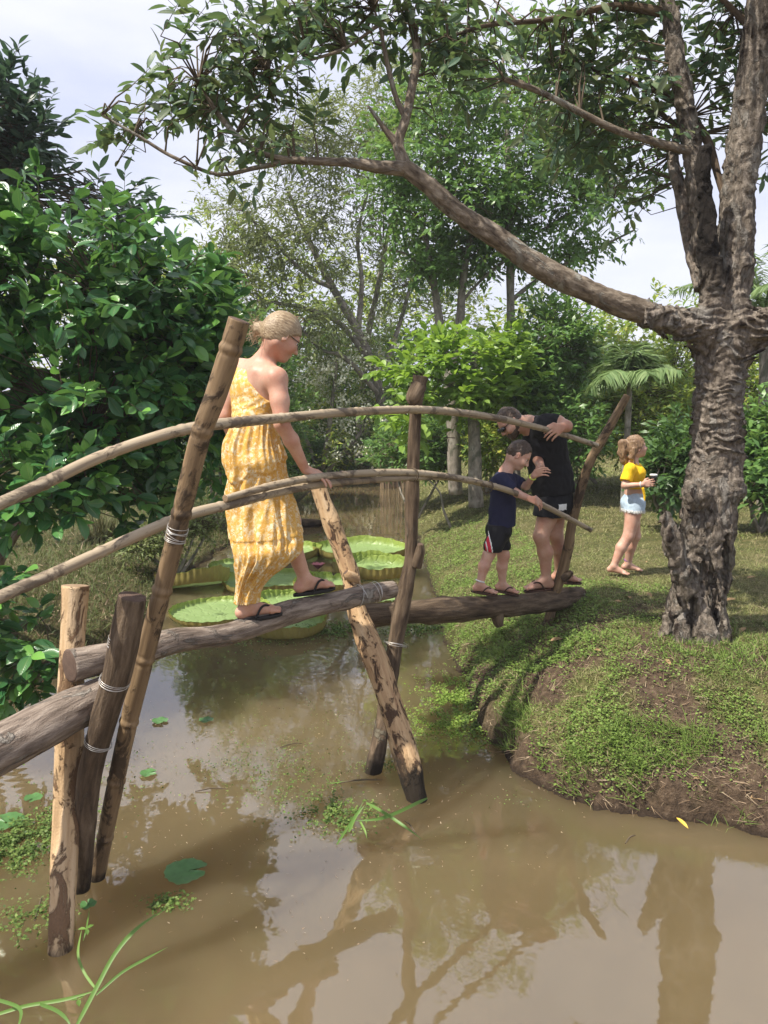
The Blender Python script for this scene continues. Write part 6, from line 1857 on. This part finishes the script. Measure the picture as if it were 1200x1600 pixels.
def lily(px, py, r, label, rim=0.09, seed=0, tilt=(0, 0)):
    c = G(px, py, 0.0)
    rr = np.random.RandomState(seed)
    n = 160
    th = np.linspace(0, 2 * PI, n, endpoint=False)
    ph = rr.rand() * 6
    notch = 1 - 0.06 * np.exp(-(np.angle(np.exp(1j * (th - ph))) / 0.05) ** 2)
    out = (1 + 0.03 * np.sin(2 * th + ph) + 0.02 * np.sin(5 * th + ph * 2)) * notch
    rimh = 1.15 * rim * (1 + 0.12 * np.sin(3 * th + ph) + 0.05 * np.sin(9 * th) + 0.03 * np.sin(23 * th)) * np.clip(notch * 6 - 5, .2, 1)
    V, rv = [], []
    rows = [0.02, 0.2, 0.4, 0.6, 0.75, 0.88, 0.95, 0.985, 1.0, 1.005, 1.012]
    lift = [0, 0, 0, 0, 0, 0.03, 0.10, 0.3, 0.6, 0.85, 1.0]
    cren = np.sin(th * 40)
    for q, l in zip(rows, lift):
        rad = r * q * out + (0.016 * cren * (l > 0.2)) * min(1, l * 2) * 0.5
        x, y = rad * np.cos(th), rad * np.sin(th)
        z = 0.012 + l * rimh + 0.006 * perlin(np.stack([x * 4, y * 4, 0 * x + seed], -1)) + 0.004 * np.abs(np.sin(th * 9)) * q
        z = z + tilt[0] * x + tilt[1] * y
        V.append(np.stack([x, y, z], 1)); rv.append(np.full(n, min(1, l * 1.6)))
    V = np.vstack(V) + c
    k = len(rows)
    j = np.arange(n); j2 = (j + 1) % n
    Q = np.vstack([np.stack([j + i * n, j2 + i * n, j2 + (i + 1) * n, j + (i + 1) * n], 1) for i in range(k - 1)])
    pad_rows = Q[:6 * n]; rim_rows = Q[6 * n:]
    e = empty('giant_lily_pad', c, label, 'lily pad', 'giant lily pads')
    nv = len(V)
    cen = np.vstack([V, c + [0, 0, 0.012]])
    tri = np.stack([np.full(n, nv), j, j2], 1)
    rimv = np.append(np.concatenate(rv), 0)
    part('pad', cen, [pad_rows, tri], MAT['pad'], e, attrs={'rim': rimv * 0})
    Vi = V[6 * n:]
    Ri = rim_rows - 6 * n
    Vo = Vi.copy(); d = nrm((Vo - c) * [1, 1, 0]); Vo = Vo + d * 0.006 - [0, 0, 0.003]
    m_ = len(Vi)
    part('rim', np.vstack([Vi, Vo]), [Ri, Ri[:, ::-1] + m_], [MAT['pad'], MAT['pad_under']], e, mi=[0, 1], attrs={'rim': np.concatenate([np.concatenate(rv)[6 * n:]] * 2)})
    return e
PADS = [(565, 866, .72, 'farthest right giant lily pad, in front of the muddy open water', .11), (436, 868, .62, 'farthest left giant lily pad, behind the skirt', .11), (585, 896, .52, 'giant lily pad with a ribbed upright rim right behind the crooked post', .15),
        (300, 918, .44, 'tilted giant lily pad with a torn spotted face at the left bank', .16), (420, 916, .55, 'giant lily pad directly behind the skirt hem', .09), (508, 918, .36, 'small giant lily pad behind the forward foot', .09),
        (345, 962, .52, 'flat dull giant lily pad behind the rear foot', .06), (450, 950, .42, 'giant lily pad between the two feet, nearest the walking log', .09), (590, 938, .34, 'half hidden giant lily pad behind the end of the middle log', .05),
        (450, 986, .36, 'giant lily pad showing only its lower rim under the middle log', .10), (380, 890, .45, 'giant lily pad half hidden left of the skirt', .06)]
for i, (a, b_, r_, lab, rm) in enumerate(PADS):
    lily(a, b_, r_, lab, rm, i, (0.12, -0.25) if i == 3 else (0, 0))
# a bud
c = G(497, 890, 0.03)
e = empty('lily_bud', c - [0, 0, .03], 'pinkish water lily bud between the far lily pads', 'flower')
MAT['pink'] = plain('pink_petal', (0.35, 0.12, 0.14), 0.6)
for k in range(9):
    a = k * 2.4
    V = place(LEAF_MID[0], np.array([c]), np.array([[math.cos(a) * .6, math.sin(a) * .6, 0.7]]), np.array([[-math.cos(a), -math.sin(a), 1.0]]), np.array([0.13]), np.array([0.2]))
    part('petal', V, [LEAF_MID[1]], MAT['pink'], e)

# half sunk plank far out
c = G(474, 822, 0.02)
V, Fs, tc = tube(np.array([c + [-.35, 0, 0], c + [0, .02, .03], c + [.35, .05, .05]]), [.08, .10, .06], nseg=14, step=0.03, disp=bark_disp(0.01, 9, .4, 0, 3))
part('sunken_log', V, Fs, MAT['bark_dark'], None, mi=[0, 0], attrs={'tc': tc}, label='short dark log floating in the far open water beside the skirt', cat='log')

# ------------------------------------------------------------------ small round leaves and weed on the water
MAT['pad_small'] = plain('small_pad', (0.07, 0.16, 0.05), 0.4, 0.5, 0.5, 30)
SMALL = [(290, 1363, .10, 'large dark scalloped round leaf floating in front of the bamboo post foot'), (250, 1127, .055, 'round leaf floating left of the pair beyond the bamboo post'), (322, 1126, .05, 'round leaf floating right of the pair beyond the bamboo post'),
         (232, 1209, .05, 'single round leaf floating just right of the bamboo post'), (10, 1285, .09, 'round leaf floating by the left edge above the green weed'), (52, 1248, .05, 'small round leaf floating beside the pale post at the left'), (138, 1415, .035, 'tiny round leaf floating at the foot of the pale post')]
for k, (a, b_, r_, lab) in enumerate(SMALL):
    c = G(a, b_, 0.006)
    rr = np.random.RandomState(k)
    n = 72
    th = np.linspace(0, 2 * PI, n, endpoint=False) + rr.rand() * 6
    q = r_ * (1 + 0.03 * np.sin(th * 14) + 0.03 * np.sin(3 * th)) * (1 - 0.8 * np.exp(-((np.arange(n) - 36) / 1.2) ** 2))
    V = np.vstack([[c], c + np.stack([q * .5 * np.cos(th), q * .5 * np.sin(th), 0.003 + 0 * th], 1), c + np.stack([q * np.cos(th), q * np.sin(th), 0.009 + 0.003 * np.sin(th * 5)], 1)])
    j = np.arange(n); j2 = (j + 1) % n
    part('floating_leaf', V, [np.stack([j + 1, j + 1 + n, j2 + 1 + n, j2 + 1], 1), np.stack([0 * j, j + 1, j2 + 1], 1)], MAT['pad_small'], None, label=lab, cat='leaf', group='small round leaves on the water')
def weed(px, py, rx, ry, n, size, hgt=0.03, mat='weed', name='water_weed', seed=0):
    r = np.random.RandomState(seed + int(px))
    c = G(px, py); cx = G(px + rx, py)[0] - c[0]; cyy = G(px, py - ry)[1] - c[1]
    m_ = int(n * 2.2)
    q = r.randn(m_, 2) * 0.5
    keep = fbm(np.stack([q[:, 0] * 3, q[:, 1] * 3, 0 * q[:, 0] + px], -1), 2) > -0.02
    q = q[keep][:n]
    pos = np.stack([c[0] + q[:, 0] * cx, c[1] + q[:, 1] * cyy, 0.004 + hgt * r.rand(len(q)) ** 2], 1)
    pos = pos[sdist(pos[:, 0], pos[:, 1]) < 0.1]
    k = len(pos)
    return merged(name, LEAFLET, pos, r.randn(k, 3) * [1, 1, .25], r.randn(k, 3) * .5 + [0, 0, 1], r.uniform(*size, k), MAT[mat], kind='stuff', smooth=False)
for i, a in enumerate([(15, 1325, 80, 45, 4200, (.008, .02)), (60, 1300, 50, 40, 900, (.008, .02)), (530, 1275, 60, 28, 900, (.010, .022)), (450, 1225, 90, 45, 600, (.008, .018)), (395, 1185, 100, 45, 500, (.006, .014)), (262, 1415, 35, 14, 420, (.008, .02)),
                     (715, 1100, 60, 45, 3600, (.008, .022), .03, 'algae'), (690, 1135, 80, 25, 1800, (.006, .016), .02, 'algae'), (740, 1130, 30, 30, 1200, (.008, .02)), (520, 985, 60, 12, 1400, (.014, .03)), (650, 985, 60, 10, 900, (.014, .03)), (340, 1200, 70, 20, 130, (.006, .014)),
                     (480, 1150, 130, 80, 500, (.005, .012)), (590, 1200, 40, 10, 200, (.006, .016)), (150, 1235, 80, 50, 500, (.008, .018)), (40, 1440, 70, 35, 500, (.008, .02)), (110, 1370, 40, 20, 120, (.006, .016)), (800, 1250, 120, 20, 60, (.005, .012)), (340, 1010, 200, 20, 500, (.012, .025))]):
    weed(*a, seed=i)
# floating straw flecks
r = np.random.RandomState(77)
n = 1500
q = np.stack([r.normal(470, 210, n), r.normal(1180, 130, n)], 1)
pp = np.array([G(a, b_) for a, b_ in q])
pp = pp[sdist(pp[:, 0], pp[:, 1]) < -0.02]
n = len(pp)
blades('floating_flecks', pp[:, 0], pp[:, 1], 0.004 + 0 * pp[:, 0], r.uniform(.004, .02, n), r.uniform(.002, .006, n), 0.02, MAT['straw'], r=r)

# ------------------------------------------------------------------ grasses standing in the water
MAT['reed'] = leafmat('reed_blade', [(0.10, 0.20, 0.04), (0.16, 0.30, 0.06), (0.22, 0.36, 0.08)], (0.3, 0.5, 0.08), 0.3, 0.45, 0.4, False)
def ribbon(pts, w, parent, name='blade', mat='reed'):
    C = catmull(np.array(pts, float), 18)
    T = nrm(np.gradient(C, axis=0))
    sd_ = nrm(np.cross(T, [0.1, -0.75, 0.66]))
    t = np.linspace(0, 1, 18)
    ww = w * np.minimum(1, (1 - t) * 3 + 0.04) * np.minimum(1, 0.45 + t * 4)
    up = np.cross(sd_, T)
    V = np.stack([C - sd_ * ww[:, None] + up * ww[:, None] * .35, C, C + sd_ * ww[:, None] + up * ww[:, None] * .35], 1).reshape(-1, 3)
    F = []
    for i in range(17):
        a = 3 * i
        F += [(a, a + 1, a + 4, a + 3), (a + 1, a + 2, a + 5, a + 4)]
    return part(name, V, [np.array(F)], MAT[mat], parent)
def wz(px, py, z): 
    return G(px, py, z)
g1 = empty('water_grass', G(325, 1490), 'tall grass plant with long arching blades rising from the water at the lower left', 'grass')
for pts, w in (([(255, 1640, 0), (320, 1495, .08), (360, 1430, .14), (402, 1392, .2), (440, 1378, .24)][0:0] or [(115, 1612, .0), (150, 1545, .06), (180, 1490, .12), (215, 1450, .17), (262, 1418, .2)], .008),
               ([(150, 1555, .05), (190, 1520, .09), (230, 1497, .11), (262, 1480, .12)], .005),
               ([(152, 1548, .05), (132, 1520, .07), (122, 1490, .1), (128, 1450, .13)], .005),
               ([(-20, 1590, .0), (40, 1572, .02), (100, 1562, .03), (160, 1545, .05)], .006),
               ([(60, 1568, .02), (90, 1580, .05), (108, 1598, .05), (112, 1620, .02)], .006),
               ([(-10, 1560, .02), (30, 1575, .05), (30, 1600, .05), (20, 1625, .02)], .006),
               ([(130, 1470, .1), (135, 1450, .12), (140, 1420, .13)], .003)):
    ribbon([wz(*p) for p in pts], w, g1)
for a, b_, z_ in ((135, 1452, .13), (122, 1562, .03)):
    c = wz(a, b_, z_)
    for k in range(3):
        an = k * 2.1 + 1
        part('leaf', place(LEAF_MID[0], np.array([c]), np.array([[math.cos(an), math.sin(an), .1]]), np.array([[0, 0, 1.0]]), np.array([.035])), [LEAF_MID[1]], MAT['reed'], g1)
g2 = empty('water_grass', G(560, 1310), 'broken grass plant with crossed blades floating by the foot of the flaking post', 'grass')
for pts, w in (([(668, 1247, .02), (620, 1270, .04), (590, 1280, .06), (550, 1283, .05)], .009), ([(572, 1254, .10), (600, 1270, .10), (630, 1290, .08), (660, 1312, .03)], .008),
               ([(526, 1320, .0), (545, 1290, .04), (558, 1270, .08), (568, 1252, .12)], .006), ([(545, 1300, .03), (556, 1275, .07), (570, 1258, .11)], .008), ([(562, 1282, .05), (570, 1298, .03), (574, 1312, .0)], .005), ([(510, 1225, .01), (540, 1221, .01), (575, 1217, .01)], .003)):
    ribbon([wz(*p) for p in pts], w, g2)

# sedge clump on the left bank
c = G(165, 850, 0.35)
r = np.random.RandomState(8)
c[2] = float(height(c[0], c[1]))
e = empty('sedge_clump', c, 'brownish sedge clump with thin arching blades on the left bank', 'grass')
MAT['sedge'] = gmat('sedge_blades', [(0.05, 0.055, 0.018), (0.11, 0.10, 0.04), (0.07, 0.09, 0.025), (0.16, 0.13, 0.06)])
B = Batch()
for i in range(650):
    a = r.rand() * 2 * PI; L = r.uniform(.35, .75); el = r.uniform(.5, 1.4)
    d = np.array([math.cos(a) * math.cos(el), math.sin(a) * math.cos(el), math.sin(el)])
    t = np.linspace(0, 1, 6)
    b0 = c + [r.randn() * .08, r.randn() * .08, 0]
    C = b0 + d * (L * t)[:, None] - np.array([0, 0, 1]) * (0.55 * L * t ** 2)[:, None] * (1.2 if el < 1.2 else .7)
    sd_ = nrm(np.cross(d, [0, 0, 1])) * 0.0035
    w_ = np.linspace(1, .1, 6)[:, None] * 2.2
    V = np.stack([C - sd_ * w_, C + sd_ * w_], 1).reshape(-1, 3)
    B.add(V, [np.array([(2 * k, 2 * k + 1, 2 * k + 3, 2 * k + 2) for k in range(5)])])
B.build('blades', MAT['sedge'], e, kind='stuff')
# dry reeds at the far end of the water
c = G(622, 762, 0.0)
e = empty('dry_reeds', c, 'bundle of dry upright reeds at the far end of the pond beside the crooked post', 'reeds')
B = Batch()
for i in range(90):
    x0 = c + [r.uniform(-.5, .35), r.uniform(-.3, .3), 0]
    V, Fs, tc = tube(np.array([x0, x0 + [r.randn() * .06, 0, r.uniform(.8, 1.4)]]), [.010, .006], nseg=4, step=0.7, cap=False)
    B.add(V, Fs)
B.build('stalks', MAT['straw'], e, kind='stuff')
# bare sapling stick on the bank
c = G(705, 810, .45); c[2] = float(height(c[0], c[1]))
V, Fs, tc = tube(np.array([c, c + [-.12, 0, .28], c + [-.18, 0, .55], c + [-.35, 0, .75]]), [.022, .018, .014, .008], nseg=8, step=.03)
part('sapling_stick', V, Fs, MAT['pale_trunk'], None, mi=[0, 0], attrs={'tc': tc}, label='thin bare crooked stick standing in the grassy bank left of the boy', cat='stick')

# fallen leaves
MAT['dead'] = plain('dead_leaf', (0.30, 0.20, 0.10), 0.7, 0.3, 0.4, 30)
MAT['yellow_leaf'] = plain('yellow_leaf', (0.62, 0.40, 0.05), 0.5, 0.4, 0.25, 30)
r = np.random.RandomState(15)
FL = [(1056, 1289, .0, .085, 'yellow_leaf', 'curled bright yellow leaf lying at the foot of the bank by the water')] + \
     [(a, b_, None, s_, 'dead', None) for a, b_, s_ in ((880, 1000, .1), (905, 992, .09), (985, 938, .11), (1010, 930, .09), (960, 945, .07), (1150, 940, .1), (1180, 905, .08), (1130, 905, .08), (1165, 985, .1), (940, 1012, .07), (1090, 1105, .06), (990, 1190, .09), (1180, 1120, .1), (1170, 1200, .07), (870, 985, .07), (1040, 1035, .07), (1060, 890, .06), (1010, 880, .05))]
for a, b_, z_, s_, mt, lab in FL:
    c = G(a, b_, 0.0 if z_ is not None else 0.6)
    if z_ is None:
        for _i in range(12):
            c = G(a, b_, float(height(c[0], c[1])))
    c[2] = float(height(c[0], c[1])) if z_ is None else 0.02
    an = r.rand() * 6
    V = place(LEAF_BIG[0], np.array([c + [0, 0, .022]]), np.array([[math.cos(an), math.sin(an), .05 * r.randn()]]), np.array([[.3 * r.randn(), -.3, 1.0]]), np.array([s_]), np.array([s_ * (.45 if lab else .8)]))
    part('fallen_leaf', V, [LEAF_BIG[1]], MAT[mt], None, uv=LEAF_BIG[2], label=lab or 'dry brown fallen leaf lying on the grassy right bank', cat='leaf', group=None if lab else 'dry fallen leaves on the bank')
# small driftwood twigs on the water
r = np.random.RandomState(41)
for k, (a, b_, L_, lab) in enumerate([(985, 1312, .10, 'short dark twig floating near the bank at the right'), (560, 1222, .28, 'thin green stem floating at the foot of the crooked post'), (640, 1292, .12, 'small dark twig floating below the flaking post'), (330, 1235, .18, 'thin twig floating in the middle of the weed flecks'), (455, 1165, .15, 'thin twig floating under the middle log'), (60, 1420, .16, 'dark twig floating beside the foot of the pale post')]):
    c = G(a, b_, 0.004); an = r.rand() * 3
    d = np.array([math.cos(an), math.sin(an), 0])
    V, Fs, tc = tube(np.array([c - d * L_ / 2, c + [0, .01, .008], c + d * L_ / 2 + [0, 0, .004]]), [.003, .0045, .002], nseg=7, step=.01)
    part('floating_twig', V, Fs, MAT['twig'], None, mi=[0, 0], label=lab, cat='twig', group='twigs floating on the pond')

# ------------------------------------------------------------------ humid air
hv = np.array([[x, y, z] for z in (-1.5, 11.5) for y in (-45, 195) for x in (-132, 132)], float)
hm = bpy.data.materials.new('haze')
hm.use_nodes = True
hn = hm.node_tree.nodes
hn.clear()
ho = hn.new('ShaderNodeOutputMaterial')
hp_ = hn.new('ShaderNodeVolumePrincipled')
hp_.inputs['Color'].default_value = (0.93, 0.94, 1.0, 1)
hp_.inputs['Density'].default_value = 0.0013
hm.node_tree.links.new(hp_.outputs[0], ho.inputs['Volume'])
part('haze', hv, [np.array([[0, 2, 3, 1], [4, 5, 7, 6], [0, 1, 5, 4], [2, 6, 7, 3], [0, 4, 6, 2], [1, 3, 7, 5]])], hm, kind='stuff', smooth=False)
print('script seconds', round(time.time() - T0, 1), 'tris', sum(len(o.data.polygons) for o in bpy.data.objects if o.type == 'MESH'))
